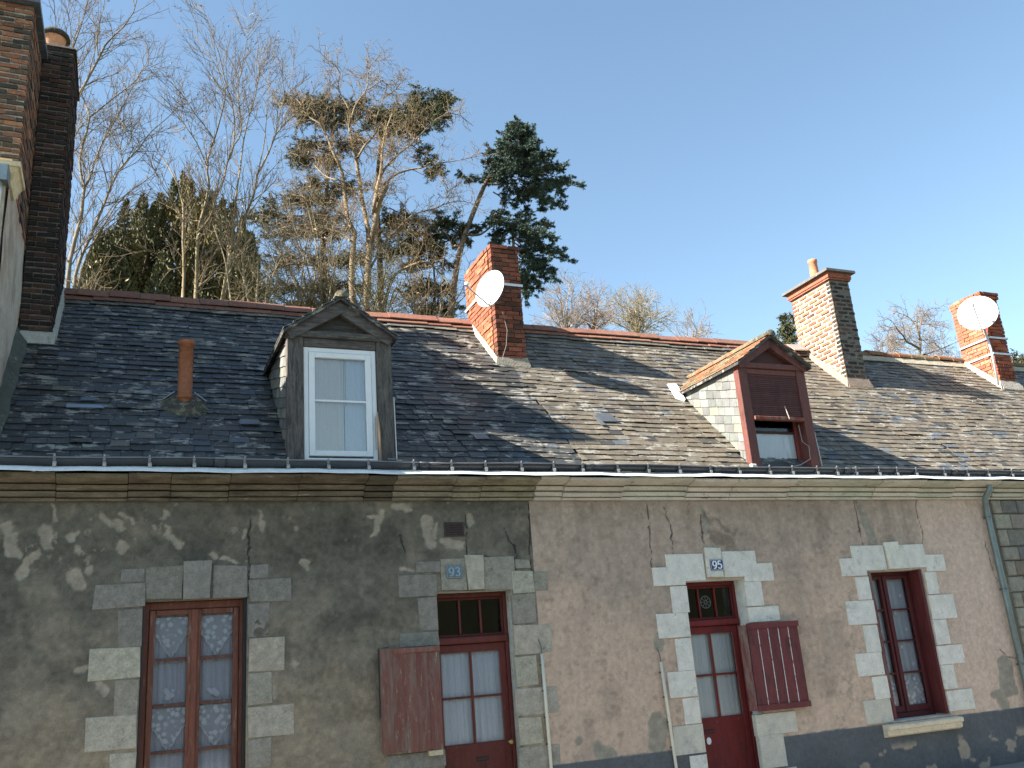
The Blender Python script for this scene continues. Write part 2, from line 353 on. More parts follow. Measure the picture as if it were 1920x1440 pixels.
def paint_a(X, Z):
    n1 = fbm(X*1.1, Z*1.1, 1); n2 = fbm(X*4, Z*4, 5); n3 = fbm(X*.8, Z*5, 8); n4 = fbm(X*24, Z*24, 77, 3)
    dark = np.array(col(94,91,82, 1.12)); tan = np.array(col(150,137,115, 1.0)); mid = np.array(col(116,110,98, 1.1))
    c = np.broadcast_to(mid, X.shape+(3,)).copy()
    t = sstep(1.7, 2.9, Z+(n1-.5)*1.6+(n2-.5)*.6); c = mixc(c, t*.9, dark)
    t = sstep(1.9, .5, Z+(n1-.5)*1.5+(n2-.5)*1.1)*.8; c = mixc(c, t, tan)
    t = sstep(.5, .72, n2)*sstep(.9, 2.4, Z)*.5; c = mixc(c, t, col(74,73,67,1.1))
    t = sstep(.56, .74, fbm(X*3, Z*3, 91))*.45; c = mixc(c, t, col(128,121,106,1.05))
    c *= (.70+.60*n3+.16*(n4-.5)+.35*(fbm(X*2.6, Z*2.6, 61)-.5)+.36*(n4-.5)+.3*(fbm(X*9, Z*9, 65)-.5))[..., None]
    m = np.maximum(patch_mask(X, Z, SC_A6, crop6, .03), patch_mask(X, Z, SC_A7, crop7, .03, 13))
    sp = sstep(.70, .76, fbm(X*20, Z*20, 21))*sstep(.52, .64, fbm(X*1.7, Z*2.2, 33))*sstep(2.2, 2.7, Z)
    m = np.maximum(m, sp*.55)*(.55+.6*fbm(X*7, Z*7, 67))
    shade = (.75+.5*fbm(X*16, Z*16, 61))
    c = mixc(c, m*.92, (0,0,0)) + (np.array(col(160,152,136,1.0))*m[..., None]*.92)*shade[..., None]
    k = np.maximum(crack_mask(X, Z, CR_A7, crop7), crack_mask(X, Z, CR_A6, crop6, .006)); c = mixc(c, k*.85, (.02,.02,.02))
    depth = (fbm(X*2.2, Z*2.2, 4)-.5)*.016 + (n4-.5)*.004 + m*.011 + k*.012
    c = c*np.array([1.17, 1.12, 1.07])
    return np.clip(c, .01, .85), depth

GREY_B = [(325,265,345,330,14),(340,330,350,372,20),(130,850,132,900,24),(128,1240,125,1320,52),(1030,260,1075,340,16),(1060,330,1095,420,34),(1640,1110,1740,1090,22),(1690,980,1700,1080,55),(1670,1120,1690,1160,40)]
DARK_B = [(395,330,470,385,16),(345,300,380,330,14),(385,400,440,420,38),(450,430,470,445,14),(1025,340,1030,370,14),(1015,240,1020,255,10),(1590,260,1590,300,8)]
CR_B = [[(80,255),(95,400),(98,520),(110,550)],[(155,270),(185,340),(195,440),(205,500)],[(1290,200),(1295,300),(1320,370),(1320,470),(1305,540)],[(335,430),(330,390),(320,300)],[(1600,420),(1640,560),(1660,600)],[(1665,905),(1700,940),(1760,950)],[(1010,235),(1050,440)]]
GREY_B7 = [(885,1010,905,1050,16),(1160,1360,1210,1380,32),(1070,1320,1072,1322,20),(1330,310,1332,312,9)]
def paint_b(X, Z):
    n1 = fbm(X*.9, Z*.9, 101); n2 = fbm(X*4, Z*4, 105); n4 = fbm(X*26, Z*26, 177, 3); n5 = fbm(X*2, Z*.5, 133)
    pink = np.array(col(184,159,138, .98)); grey = np.array(col(148,134,120, 1.0)); rose = np.array(col(174,153,138,1.0)); clean = np.array(col(192,168,149,.98))
    c = np.broadcast_to(pink, X.shape+(3,)).copy()
    t = sstep(2.2, 3.1, Z+(n1-.5)*1.8+(n2-.5)*.7)*sstep(10.9, 10.4, X); c = mixc(c, t*.62, grey)
    t = sstep(3.3, 3.62, Z+(n2-.5)*.5)*sstep(10.9, 10.4, X)*.55; c = mixc(c, t, col(126,112,98,1.2))
    c = mixc(c, sstep(10.4, 10.75, X)*.8, clean)
    t = sstep(.54, .68, fbm(X*1.6, Z*1.6, 141))*sstep(11, 10.4, X)*.38; c = mixc(c, t, col(130,119,106,1.0))
    t = sstep(.55, .7, fbm(X*7, Z*7, 151))*.2; c = mixc(c, t, rose*.85)
    t = sstep(.66, .72, fbm(X*11, Z*11, 155))*.28*sstep(11,10.2,X); c = mixc(c, t, col(104,95,84,1.0))
    c *= (.80+.20*n5+.26*(n4-.5)+.15*(fbm(X*8, Z*8, 191)-.5)+.16*(fbm(X*5.5, Z*.9, 195)-.5)+.12)[..., None]
    run = sstep(.52,.72,fbm(X*6, Z*.35, 197))*sstep(2.4,3.6,Z)*sstep(11,10.4,X); c = mixc(c, run*.28, col(104,93,80)); c *= 1.22
    m = np.maximum(patch_mask(X, Z, GREY_B, crop8, .02, 23), patch_mask(X, Z, GREY_B7, crop7, .02, 29))
    c = mixc(c, m*.9, (0,0,0)) + np.array(col(150,143,127,1.0))*(m*.9*(.75+.5*fbm(X*14, Z*14, 63)))[..., None]
    d = patch_mask(X, Z, DARK_B, crop8, .05, 41, .04); c = mixc(c, d*.55, col(84,76,64,1.2))
    base_z = at_y(1700,1352)[2] + .0
    b = 1-sstep(base_z-.006, base_z+.006, Z+(fbm(X*5,Z*5,71)-.5)*.03)
    bc = np.array(col(98,100,101,1.0))*(.85+.3*fbm(X*3, Z*3, 73))[..., None]
    c = c*(1-b[..., None])+bc*b[..., None]
    w = sstep(.54, .62, fbm(X*3.5, Z*5, 83))*sstep(.46, .36, Z)*sstep(8.2, 9.0, X); c = mixc(c, w*.8, col(176,160,140,1.0))
    k = crack_mask(X, Z, CR_B, crop8, .0055); c = mixc(c, k*.8, (.03,.03,.028))
    depth = (fbm(X*2.2, Z*2.2, 104)-.5)*.014 + (n4-.5)*.004 + m*-.006 + k*.012 - b*.008
    return np.clip(c, .01, .85), depth
wall_a = facade(XA0, XB0, [WIN_L, DOOR_A], paint_a, house_a)
wall_b = facade(XB0, XC0, [DOOR_B, WIN_R], paint_b, house_b)
def paint_c(X, Z):
    c = np.array(col(120,114,100,1.2))*(.7+.6*fbm(X*5, Z*5, 201))[..., None]
    return c, .02+(fbm(X*6, Z*6, 202)-.5)*.03
wall_c = facade(XC0, 16.0, [], paint_c, house_c)
P_(MB().box((16.0,0.0,-.02),(XC1,.3,WALL_TOP+.03), col(120,114,100,1.2)), 'wall', M['plaster'], house_c)

# shells behind the facades: back wall, party walls, floors, so rooms are closed and dark
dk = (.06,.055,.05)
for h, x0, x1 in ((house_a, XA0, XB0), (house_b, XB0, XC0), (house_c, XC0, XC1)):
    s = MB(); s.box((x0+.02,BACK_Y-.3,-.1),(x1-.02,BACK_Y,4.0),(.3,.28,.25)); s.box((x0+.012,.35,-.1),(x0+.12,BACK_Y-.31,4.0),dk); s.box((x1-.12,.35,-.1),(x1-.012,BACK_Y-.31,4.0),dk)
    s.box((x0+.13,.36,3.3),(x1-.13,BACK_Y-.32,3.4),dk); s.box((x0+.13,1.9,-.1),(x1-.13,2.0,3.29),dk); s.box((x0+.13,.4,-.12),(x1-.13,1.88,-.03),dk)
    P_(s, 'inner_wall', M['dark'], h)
# gable ends of the far house
P_(MB().prism([(XC1-.3,0.31,-.1),(XC1-.3,BACK_Y,-.1),(XC1-.3,BACK_Y,4.0),(XC1-.3,RIDGE_Y,RIDGE_Z-.1),(XC1-.3,.31,4.3)], (.3,0,0), (.3,.28,.24)), 'gable', M['plaster'], house_c)

# ------------------------------------------------------------------ reveals of the openings
def reveal(o, d, c, m, parent, sill=None):
    a, b, z0, z1 = o; s = MB(); t = .1
    s.box((a-t,.022,z0),(a,d,z1+t), c); s.box((b,.022,z0),(b+t,d,z1+t), c); s.box((a,.022,z1),(b,d,z1+t), c)
    if sill: s.box((a,.02,z0-.1),(b,d,z0), c)
    return P_(s, 'reveal', m, parent)
reveal(WIN_L, .36, col(120,114,104,1.2), M['stone'], house_a, 1)
reveal(DOOR_A, .36, col(170,170,160,1.2), M['stone'], house_a)
reveal(DOOR_B, .36, col(200,200,190,1.25), M['white_stone'], house_b)
reveal(WIN_R, .36, col(190,190,180,1.2), M['white_stone'], house_b, 1)

# ------------------------------------------------------------------ dressed stones round the openings
def stone(crop, r, c, wall, m, proud=.007, top=0.0, seed=0, gsp=.004):
    xl, yt, xr, yb = r; xc, yc = (xl+xr)/2, (yt+yb)/2
    x0 = fz(crop(xl, yc))[0]; x1 = fz(crop(xr, yc))[0]; z1 = fz(crop(xc, yt))[1]; z0 = fz(crop(xc, yb))[1]
    p = proud+(random.uniform(-.003,.004) if gsp > .002 else random.uniform(-.0035,.0035)); e = .005 if gsp > .002 else .002
    j = lambda: random.uniform(-.011,.011) if gsp > .002 else random.uniform(0,.003)
    A = [(x0+gsp+j(),z0+gsp+j()),(x1-gsp+j(),z0+gsp+j()),(x1-gsp+top+j(),z1-gsp+j()),(x0+gsp-top+j(),z1-gsp+j())]
    cx = sum(q[0] for q in A)/4; cz = sum(q[1] for q in A)/4
    def ins(q): return (q[0]+(e if q[0] < cx else -e), q[1]+(e if q[1] < cz else -e))
    B = [ins(q) for q in A]
    V = [(q[0],.05,q[1]) for q in A]+[(q[0],-p+e,q[1]) for q in A]+[(q[0],-p,q[1]) for q in B]
    Fs = [(0,1,2,3)]+[(i,4+i,4+(i+1)%4,(i+1)%4) for i in range(4)]+[(4+i,8+i,8+(i+1)%4,4+(i+1)%4) for i in range(4)]+[(8,11,10,9)]
    return sub(MB().add(V, Fs, jit(c, .08 if gsp > .002 else .03)), 'stone', m, wall)
gd = col(134,129,118,1.0); gm = col(150,143,128,1.0); gl = col(172,163,145,1.0)
S6 = [((545,537,655,605),gd),((420,607,655,722),gd),((530,722,642,898),gd),((397,900,632,1043),gl),((510,1045,622,1203),gm),((378,1208,618,1366),gl),((492,1368,612,1500),gl),((370,1505,600,1640),gl),
 ((1125,525,1210,583),gd),((1120,585,1315,693),gd),((1117,695,1212,847),gd),((1117,848,1285,1003),gl),((1117,1006,1222,1157),gm),((1115,1158,1322,1303),gl),((1115,1306,1220,1445),gm),((1115,1450,1310,1580),gl),
 ((655,530,823,682),gd),((952,525,1117,676),gd)]
for r, c in S6: stone(crop6, r, c, wall_a, M['stone'])
stone(crop6, (828,503,948,678), gd, wall_a, M['stone'], .03, .012)
S7 = [((335,505,448,563),gd),((255,566,430,670),gd),((345,672,434,822),gd),((262,824,440,897),gd),((450,500,562,640),gm),((640,488,785,638),gm),((785,500,850,546),gm),((770,550,865,653),gl),((867,556,930,645),gm),((772,656,878,788),gm),((776,790,950,928),gl),((783,932,882,1072),gl),((786,1074,977,1203),gl),((798,1207,905,1333),gl),((800,1336,990,1450),gm),((808,1455,920,1560),gl),
 ((205,1372,470,1450),gd)]
for r, c in S7: stone(crop7, r, c, wall_a, M['stone'])
stone(crop7, (563,482,637,640), gl, wall_a, M['stone'], .035, .01)
wh = col(214,208,194,1.1); wh2 = col(198,190,174,1.05)
S8 = [((165,478,335,600),wh),((418,465,570,580),wh),((103,537,247,620),wh),((187,622,262,742),wh),((124,744,268,855),wh),((210,857,283,1003),wh),((173,1005,300,1122),wh),((242,1124,315,1243),wh),((197,1247,335,1378),wh2),((272,1382,350,1470),wh),
 ((513,520,645,600),wh),((522,602,598,712),wh),((532,714,672,782),wh),((566,1192,750,1288),wh2),((588,1290,700,1440),wh2),((600,1444,760,1560),wh2),
 ((1000,440,1147,552),wh),((1215,435,1328,540),wh),((948,497,1062,577),wh),((1022,580,1082,684),wh),((976,687,1105,795),wh),((1056,797,1122,920),wh),((1020,922,1140,1025),wh),((1097,1027,1165,1130),wh),((1057,1132,1180,1240),wh2),
 ((1330,480,1416,555),wh),((1335,557,1385,658),wh),((1352,660,1463,770),wh),((1372,772,1432,885),wh),((1388,887,1503,973),wh),((1408,975,1465,1085),wh),((1432,1087,1548,1180),wh)]
for r, c in S8: stone(crop8, r, c, wall_b, M['white_stone'], .016, gsp=.0005)
stone(crop8, (340,450,414,585), wh, wall_b, M['white_stone'], .035, .004)
stone(crop8, (1152,420,1212,545), wh, wall_b, M['white_stone'], .035, .006)
# bare masonry of the far house
random.seed(31)
z = .05; row = 0
while z < WALL_TOP-.05:
    h = random.uniform(.2,.3); z1 = min(z+h, WALL_TOP-.01)
    x = XC0+.14+ (0 if row % 2 else .0)
    w = .34 if row % 2 else .2
    first = True
    while x < 14.2:
        ww = (w if first else random.uniform(.25,.5))
        c = jit(col(150,143,127,1.0) if first else random.choice([col(118,115,108,1.0),col(130,124,112,1.0),col(108,107,103,1.0),col(136,126,110,1.0)]), .12)
        o = MB().chbox((x+.008,-.03+random.uniform(0,.025),z+.008),(x+ww-.008,.05,z1-.008), .014, c); sub(o, 'stone', M['stone'], wall_c)
        x += ww; first = False
    z = z1; row += 1

# ------------------------------------------------------------------ cornice stones
CT = at_y(900, 892, -.33)[2]           # top edge of the cornice
cz0 = WALL_TOP-.005
hh = CT-cz0
prof = [(.06,0),(-.035,0),(-.04,.12),(-.018,.13),(-.018,.17),(-.06,.18),(-.07,.38),(-.035,.40),(-.035,.45),(-.105,.46),(-.115,.64),(-.08,.66),(-.08,.70),(-.15,.72),(-.20,.77),(-.235,.82),(-.25,.84),(-.25,.995),(.06,1.0)]
def cornice(x0, x1, joints, cf, parent, m):
    xs_ = [x0]+joints+[x1]
    for a, b in zip(xs_[:-1], xs_[1:]):
        dz = random.uniform(-.008,.008); dy = random.uniform(-.009,.009)
        poly = [(a+.003, (y*1.3 if y < 0 else y)+(dy if y < 0 else 0), cz0+z_*hh+(dz if 0 < z_ < 1 else 0)) for y, z_ in prof]
        P_(MB().prism(poly[::-1], (b-a-.006,0,0), jit(cf(a), .10)), 'cornice_stone', m, parent)
random.seed(5)
ja = [at_y(px, 910, -.15)[0] for px in (105,240,320,430,560,685,738,850,903)]
jb = [at_y(px, 910, -.15)[0] for px in (1058,1170,1290,1372,1480,1560,1640,1722,1790)]
def ca(x): return col(108,99,84,1.05) if x < 2.2 else (col(86,80,69,1.05) if x < 2.6 else col(132,123,105,1.1))
M['cornice_a'] = pmat('grimy_cornice', .92, .4, 6, .5, 40, .1, stretch=(.5,1,3), spots=[((.40,.36,.26), 10, .64, .70, (.35,2,3)), ((.035,.03,.025), 4, .52, .72, (.5,1,2.5))])
M['cornice_b'] = pmat('pale_cornice', .92, .2, 6, .4, 40, .1, stretch=(.6,1,2), spots=[((.10,.095,.07), 7, .60, .70, (.8,1,1.5))])
cornice(XA0+.01, XB0+.04, ja, ca, house_a, M['cornice_a'])
cornice(XB0+.046, XC0+.1, jb, lambda x: col(190,183,165,1.1), house_b, M['cornice_b'])
cornice(XC0+.106, XC1, [XC0+.8*i for i in range(1, 11)], lambda x: col(182,175,158,1.1), house_c, M['cornice_b'])
# pale sloping flashing on the cornice
for h, x0, x1 in ((house_a,XA0+.01,XR-.5),(house_b,XR-.497,XC0),(house_c,XC0+.003,XC1)):
    s = MB(); a = CT+.002
    xs_ = np.linspace(x0, x1, int((x1-x0)/.18)+2); pv = [(-.385,0),(-.385,.006),(-.30,.052),(-.18,.10),(-.02,.105)]
    V_ = [(float(xx), yy+(.008*math.sin(xx*2.3)+.006*math.sin(xx*7.1) if yy < -.25 else 0), a+zz+(.004*math.sin(xx*3.7+1)+.003*math.sin(xx*11) if yy < -.15 else 0)) for xx in xs_ for yy, zz in pv]
    s.add(V_, [(i*5+j, (i+1)*5+j, (i+1)*5+j+1, i*5+j+1) for i in range(len(xs_)-1) for j in range(4)], (.76,.75,.70))
    P_(s, 'flashing', M['bright'], h)

# ------------------------------------------------------------------ chimneys: brick by brick round a mortar core
def chimney(x0, x1, y0, y1, zb, zt, course, bh, bl, gap, brick_c, mort_c, parent, proud=.006, core=M['mortar'], front_c=None, top_over=0, n_top=0, name='chimney', limit=999, jx=.004):
    """zb(y) gives the roof height; visible -X and -Y faces (and +X if asked) as single bricks"""
    zlow = zb-.25
    base = P_(MB().box((x0+.012,y0+.012,zlow),(x1-.012,y1-.012,zt-.01), mort_c), name, core, parent)
    n = int((zt-zb)/course)+3; hidden = MB(); cnt = 0
    for k in range(n):
        zc1 = zt-k*course; zc0 = zc1-bh
        if zc1 < zlow: break
        ov = top_over if k < n_top else 0
        for face in range(4):
            L_ = (x1-x0) if face in (0, 2) else (y1-y0)
            off = (0 if (k+face) % 2 else -bl/2)
            t = off - (.0 if face % 2 else bl*.25)
            while t < L_:
                a = max(t+gap/2, 0 if face in (0,2) else .115); b = min(t+bl-gap/2, L_ if face in (0,2) else L_-.115)
                t += bl
                if b-a < .03: continue
                p = proud+ov+random.uniform(-jx,jx); d = .1; z0_ = zc0+random.uniform(-.003,.003); z1_ = zc1+random.uniform(-.003,.003)-.002
                if face == 0: lo, hi = (x0+a-(ov if a <= .001 else 0), y0-p, z0_), (x0+b+(ov if b >= L_-.001 else 0), y0+d, z1_)
                elif face == 1: lo, hi = (x0-p, y0+a, z0_), (x0+d, y0+b, z1_)
                elif face == 2: lo, hi = (x0+a, y1-d, z0_), (x0+b, y1+p, z1_)
                else: lo, hi = (x1-d, y0+a, z0_), (x1+p, y0+b, z1_)
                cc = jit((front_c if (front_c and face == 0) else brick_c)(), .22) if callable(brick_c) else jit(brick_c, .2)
                yy = (lo[1]+hi[1])/2
                if hi[2] < EAVE_Z+TR*yy-.12 and yy < RIDGE_Y: continue
                if face in (0, 1) and cnt < limit:
                    o = MB(); j = lambda: random.uniform(-.004,.004)
                    (ax,ay,az),(bx,by,bz) = lo, hi
                    o.hexa([(ax+j(),ay+j(),az+j()),(bx+j(),ay+j(),az+j()),(bx,by,az),(ax+j(),by,az),(ax+j(),ay+j(),bz+j()),(bx+j(),ay+j(),bz+j()),(bx,by,bz),(ax+j(),by,bz)], cc)
                    sub(o, 'brick', M['brick'], base); cnt += 1
                else: hidden.box(lo, hi, cc)
    stuff(sub(hidden, 'brick_courses', M['brick'], base))
    return base
def fillet(base, x0, x1, y0, y1, w, c, m=None):
    """mortar apron where a stack leaves the roof"""
    s = MB(); rz = lambda y: EAVE_Z+TR*y
    yb = min(y1, RIDGE_Y-.05); up = .11
    s.hexa([(x0-w,y0-w*.8,rz(y0-w*.8)-.02),(x0+.02,y0-w*.8,rz(y0-w*.8)-.02),(x0+.02,yb,rz(yb)-.02),(x0-w,yb,rz(yb)-.02),
            (x0-w*.8,y0-w*.6,rz(y0)+.02),(x0-.02,y0-.02,rz(y0)+up),(x0-.02,yb,rz(yb)+up),(x0-w*.8,yb,rz(yb)+.03)], c)
    s.hexa([(x0-w*.6,y0-w,rz(y0-w)-.02),(x1+w,y0-w,rz(y0-w)-.02),(x1+w*.4,y0+.05,rz(y0)),(x0,y0+.05,rz(y0)),
            (x0-w*.5,y0-w*.9,rz(y0-w)+.03),(x1+w*.9,y0-w*.9,rz(y0-w)+.03),(x1+.02,y0-.016,rz(y0)+.13),(x0-.02,y0-.016,rz(y0)+.13)], c)
    s.hexa([(x1-.02,y0-w*.8,rz(y0-w*.8)-.02),(x1+w,y0-w*.8,rz(y0-w*.8)-.02),(x1+w,yb,rz(yb)-.02),(x1-.02,yb,rz(yb)-.02),
            (x1+.02,y0-.02,rz(y0)+up),(x1+w*.8,y0-w*.6,rz(y0)+.02),(x1+w*.8,yb,rz(yb)+.03),(x1+.02,yb,rz(yb)+up)], c)
    return sub(s, 'mortar_apron', m or M['cement'], base)
random.seed(11)
q0 = at_roof(934,690); q1 = at_y(970,463,1.9); q2 = at_roof(985,690)
C1 = (5.06, 5.52, 2.02, 3.19, 8.04)
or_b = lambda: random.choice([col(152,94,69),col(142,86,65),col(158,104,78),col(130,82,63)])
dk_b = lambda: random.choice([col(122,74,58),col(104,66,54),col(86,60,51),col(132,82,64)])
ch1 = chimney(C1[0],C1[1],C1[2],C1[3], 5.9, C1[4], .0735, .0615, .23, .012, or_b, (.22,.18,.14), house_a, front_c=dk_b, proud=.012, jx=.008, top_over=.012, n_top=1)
fillet(ch1, C1[0], C1[1], C1[2], C1[3], .055, (.28,.25,.20))
C2 = (11.74, 12.20, 2.02, 3.09, 8.13)
pk_b = lambda: random.choice([col(167,112,86),col(156,103,80),col(146,93,72),col(172,124,100),col(132,91,73)])
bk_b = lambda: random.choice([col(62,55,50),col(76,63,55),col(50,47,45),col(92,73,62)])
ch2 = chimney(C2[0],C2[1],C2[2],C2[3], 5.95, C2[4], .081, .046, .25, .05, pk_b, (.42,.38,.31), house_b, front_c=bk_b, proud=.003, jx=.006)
# soot and grime on the street face of that stack
s = MB(); s.box((C2[0]+.004,C2[2]+.002,5.75),(C2[1]-.004,C2[2]+.02,C2[4]-.02), (.15,.135,.115)); sub(s, 'sooty_render', M['mortar'], ch2)
fillet(ch2, C2[0], C2[1], C2[2], C2[3], .065, (.25,.19,.15))
s = MB(); s.box((C2[0]-.045,C2[2]-.045,C2[4]),(C2[1]+.045,C2[3]+.045,C2[4]+.10), col(150,92,72)); s.box((C2[0]-.03,C2[2]-.03,C2[4]-.035),(C2[1]+.03,C2[3]+.03,C2[4]-.001), col(142,88,70)); sub(s, 'brick_band', M['brick'], ch2)
s = MB(); s.hexa([(C2[0]-.11,C2[2]-.11,C2[4]+.101),(C2[1]+.11,C2[2]-.11,C2[4]+.101),(C2[1]+.11,C2[3]+.11,C2[4]+.101),(C2[0]-.11,C2[3]+.11,C2[4]+.101),
  (C2[0]-.105,C2[2]-.105,C2[4]+.15),(C2[1]+.105,C2[2]-.105,C2[4]+.15),(C2[1]+.105,C2[3]+.105,C2[4]+.15),(C2[0]-.105,C2[3]+.105,C2[4]+.15)], (.13,.12,.11)); sub(s, 'capping_slab', M['cement'], ch2)
pt = at_x(1527, 512, C2[0]+.2); pb = (C2[0]+.2, at_x(1524, 515, C2[0]+.2)[1]-.05, C2[4]+.14)
s = MB(); s.lathe(pb, [(.09,-.02),(.088,.0),(.083,.2),(.078,.40),(.086,.41),(.088,.47),(.08,.475),(.07,.46),(.068,.2)], 18, col(176,120,92)); sub(s, 'chimney_pot', M['clay'], ch2, True)
C3 = (15.88, 16.33, 2.27, 3.0, 8.33)
ch3 = chimney(C3[0],C3[1],C3[2],C3[3], 6.3, C3[4], .074, .062, .23, .012, lambda: random.choice([col(154,98,74),col(144,90,69),col(162,110,86),col(138,94,76)]), (.42,.36,.28), house_c, front_c=lambda: random.choice([col(132,73,54),col(116,68,54),col(149,84,61)]), proud=.010, jx=.010, top_over=.03, n_top=2)
fillet(ch3, C3[0], C3[1], C3[2], C3[3], .10, (.32,.29,.25))
for zz in (7.32, 6.98):
    s = MB(); s.box((C3[0]-.03,C3[2]-.03,zz),(C3[1]+.03,C3[2]-.022,zz+.04),(.5,.5,.5)); s.box((C3[0]-.03,C3[2]-.021,zz),(C3[0]-.022,C3[3],zz+.04),(.5,.5,.5)); s.box((C3[1]+.022,C3[2]-.021,zz),(C3[1]+.03,C3[3],zz+.04),(.5,.5,.5))
    sub(s, 'metal_band', M['zinc'], ch3)
zz = at_y(955, 535, C1[2])[2]
s = MB(); s.box((C1[0]-.03,C1[2]-.03,zz-.02),(C1[1]+.03,C1[2]-.022,zz+.02),(.6,.6,.6)); s.box((C1[0]-.03,C1[2]-.021,zz-.02),(C1[0]-.022,C1[3]+.02,zz+.02),(.6,.6,.6)); s.box((C1[1]+.022,C1[2]-.021,zz-.02),(C1[1]+.03,C1[3]+.02,zz+.02),(.6,.6,.6))
sub(s, 'metal_band', M['zinc'], ch1)

# ------------------------------------------------------------------ dormer measurements
def dims(d):
    return d
D1 = dict(x0=at_y(538,640)[0], x1=at_y(735,700)[0], zb=4.06, ze=at_y(537,622)[2], xa=at_y(633,566)[0], za=at_y(633,566)[2])
D2 = dict(x0=at_y(1396,780)[0], x1=at_y(1522,780)[0], zb=4.06, ze=at_y(1380,682)[2], xa=at_y(1439,636)[0], za=at_y(1439,636)[2])
for D in (D1, D2):
    zs = (D['ze']); D['ye'] = (zs-EAVE_Z)/TR; D['yr'] = (D['za']-EAVE_Z)/TR; D['xa'] = (D['x0']+D['x1'])/2
# ------------------------------------------------------------------ roofs: deck, slates, ridge
def in_dormer(x, y, marg=.0):
    for D in (D1, D2):
        w = (D['x1']-D['x0'])/2; xc = D['xa']
        if y < D['ye'] - .02 and abs(x-xc) < w-.03+marg: return True
        if D['ye'] - .02 <= y < D['yr'] and abs(x-xc) < (w+.06)*(D['yr']-y)/(D['yr']-D['ye'])-.1+marg: return True
    return False
def in_stack(x, y):
    for c in (C1, C2, C3):
        if c[0]+.06 < x < c[1]-.06 and c[2]+.06 < y: return True
    return False
def wav(x, v): return .022*(float(fbm(np.array(x*.45), np.array(v*.6), 301, 2))-.5)*2 + .007*math.sin(x*3.1+v*2.0)
PIPE = at_roof(346, 757); gap_x = (at_roof(1285,656)[0], at_roof(1385,662)[0])
def roof(x0, x1, parent, seed, n_single, hue, shade_k=1.0):
    random.seed(seed); e = .131; s = MB()
    y_e = -.14
    s.add([(x0,y_e,EAVE_Z+TR*y_e-.05),(x1,y_e,EAVE_Z+TR*y_e-.05),(x1,RIDGE_Y,RIDGE_Z-.05),(x0,RIDGE_Y,RIDGE_Z-.05),(x0,BACK_Y+.2,RIDGE_Z-TR*(BACK_Y+.2-RIDGE_Y)),(x1,BACK_Y+.2,RIDGE_Z-TR*(BACK_Y+.2-RIDGE_Y))],
          [(0,1,2,3),(3,2,5,4)], (.06,.06,.06))
    deck = P_(s, 'roof', M['slate'], parent)
    rows = int((RIDGE_Y-y_e)/math.cos(PITCH_R)/e)-1; slates = []
    for r in range(rows+1):
        v0 = y_e/math.cos(PITCH_R)+r*e
        x = x0-random.uniform(0,.2)
        rowlift = random.uniform(-.003,.004)
        while x < x1:
            w = random.choice([.17,.19,.2,.21,.22,.24]) if random.random() > .06 else .30
            a = max(x+.0025, x0); b = min(x+w-.0025, x1); x += w
            if b-a < .03: continue
            xm = (a+b)/2; vm_ = v0+e/2; ym = vm_*math.cos(PITCH_R)
            if in_dormer(xm, ym) or in_stack(xm, ym): continue
            if r >= rows and gap_x[0] < xm < gap_x[1]: continue
            if abs(xm-PIPE[0]) < .06 and abs(ym-PIPE[1]-.05) < .06: continue
            base = wav(xm, vm_)
            lift = .015+rowlift+random.uniform(-.004,.005); ln = .152
            drop = 0
            rr = random.random()
            if rr < .03: lift += random.uniform(.006,.014)
            if rr > .975: drop = random.uniform(.015,.05)
            th = .0065; sk = random.gauss(0,.004); sk2 = random.gauss(0,.005)
            vb0 = v0-drop+random.gauss(0,.005); vb1 = vb0+sk+random.gauss(0,.003)
            def P(xx, vv, nn): return tuple(np.array([xx,0,EAVE_Z]) + RU*vv + RN*(nn+base))
            tl = .003
            if random.random() < .22:      # a broken corner
                k = random.uniform(.02,.05); h_ = random.uniform(.01,.03); left = random.random() < .5
                bot = [(a,vb0+(h_ if left else 0)),(a+k,vb0) if left else (b-k,vb1),(b,vb1+(0 if left else h_))]
            else: bot = [(a,vb0),((a+b)/2,(vb0+vb1)/2+random.gauss(0,.002)),(b,vb1)]
            top = [(b,v0+ln),(a,v0+ln)]
            up = [P(xx,vv,lift+random.uniform(-.001,.001)) for xx, vv in bot]+[P(xx,vv,tl) for xx, vv in top]
            lo = [P(xx,vv,lift-th) for xx, vv in bot]+[P(xx,vv,tl-th) for xx, vv in top]
            u = random.random()
            if u < .05: c = col(80,84,89,.95)
            elif u < .13: c = col(102,97,88,.95)
            elif u < .22: c = col(62,60,57,.95)
            else: c = col(*hue,.95)
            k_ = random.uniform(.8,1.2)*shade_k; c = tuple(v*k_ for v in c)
            depthm = np.linalg.norm(np.array(P(xm,vm_,0))-CAM)
            inside = (at_roof(0,850)[0] if False else True)
            slates.append((depthm, up, lo, c, xm))
    # the largest in view become single slates, the rest one object
    vis = sorted(range(len(slates)), key=lambda i: slates[i][0] + (0 if -1.2 < slates[i][4] < 17 else 50))
    pick = set(vis[:n_single]); rest = MB()
    Fs = [(0,1,2,3,4),(5,9,8,7,6),(0,5,6,1),(1,6,7,2),(2,7,8,3),(3,8,9,4),(4,9,5,0)]
    for i, (d_, up, lo, c, _) in enumerate(slates):
        if i in pick: sub(MB().add(up+lo, Fs, c), 'slate', M['slate'], deck)
        else: rest.add(up+lo, Fs, c)
    stuff(sub(rest, 'slate_covering', M['slate'], deck))
    return deck
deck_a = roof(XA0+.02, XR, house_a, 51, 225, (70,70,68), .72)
deck_b = roof(XR+.002, XC0-.05, house_b, 52, 215, (97,89,77))
deck_c = roof(XC0-.048, XC1, house_c, 53, 240, (97,89,77))

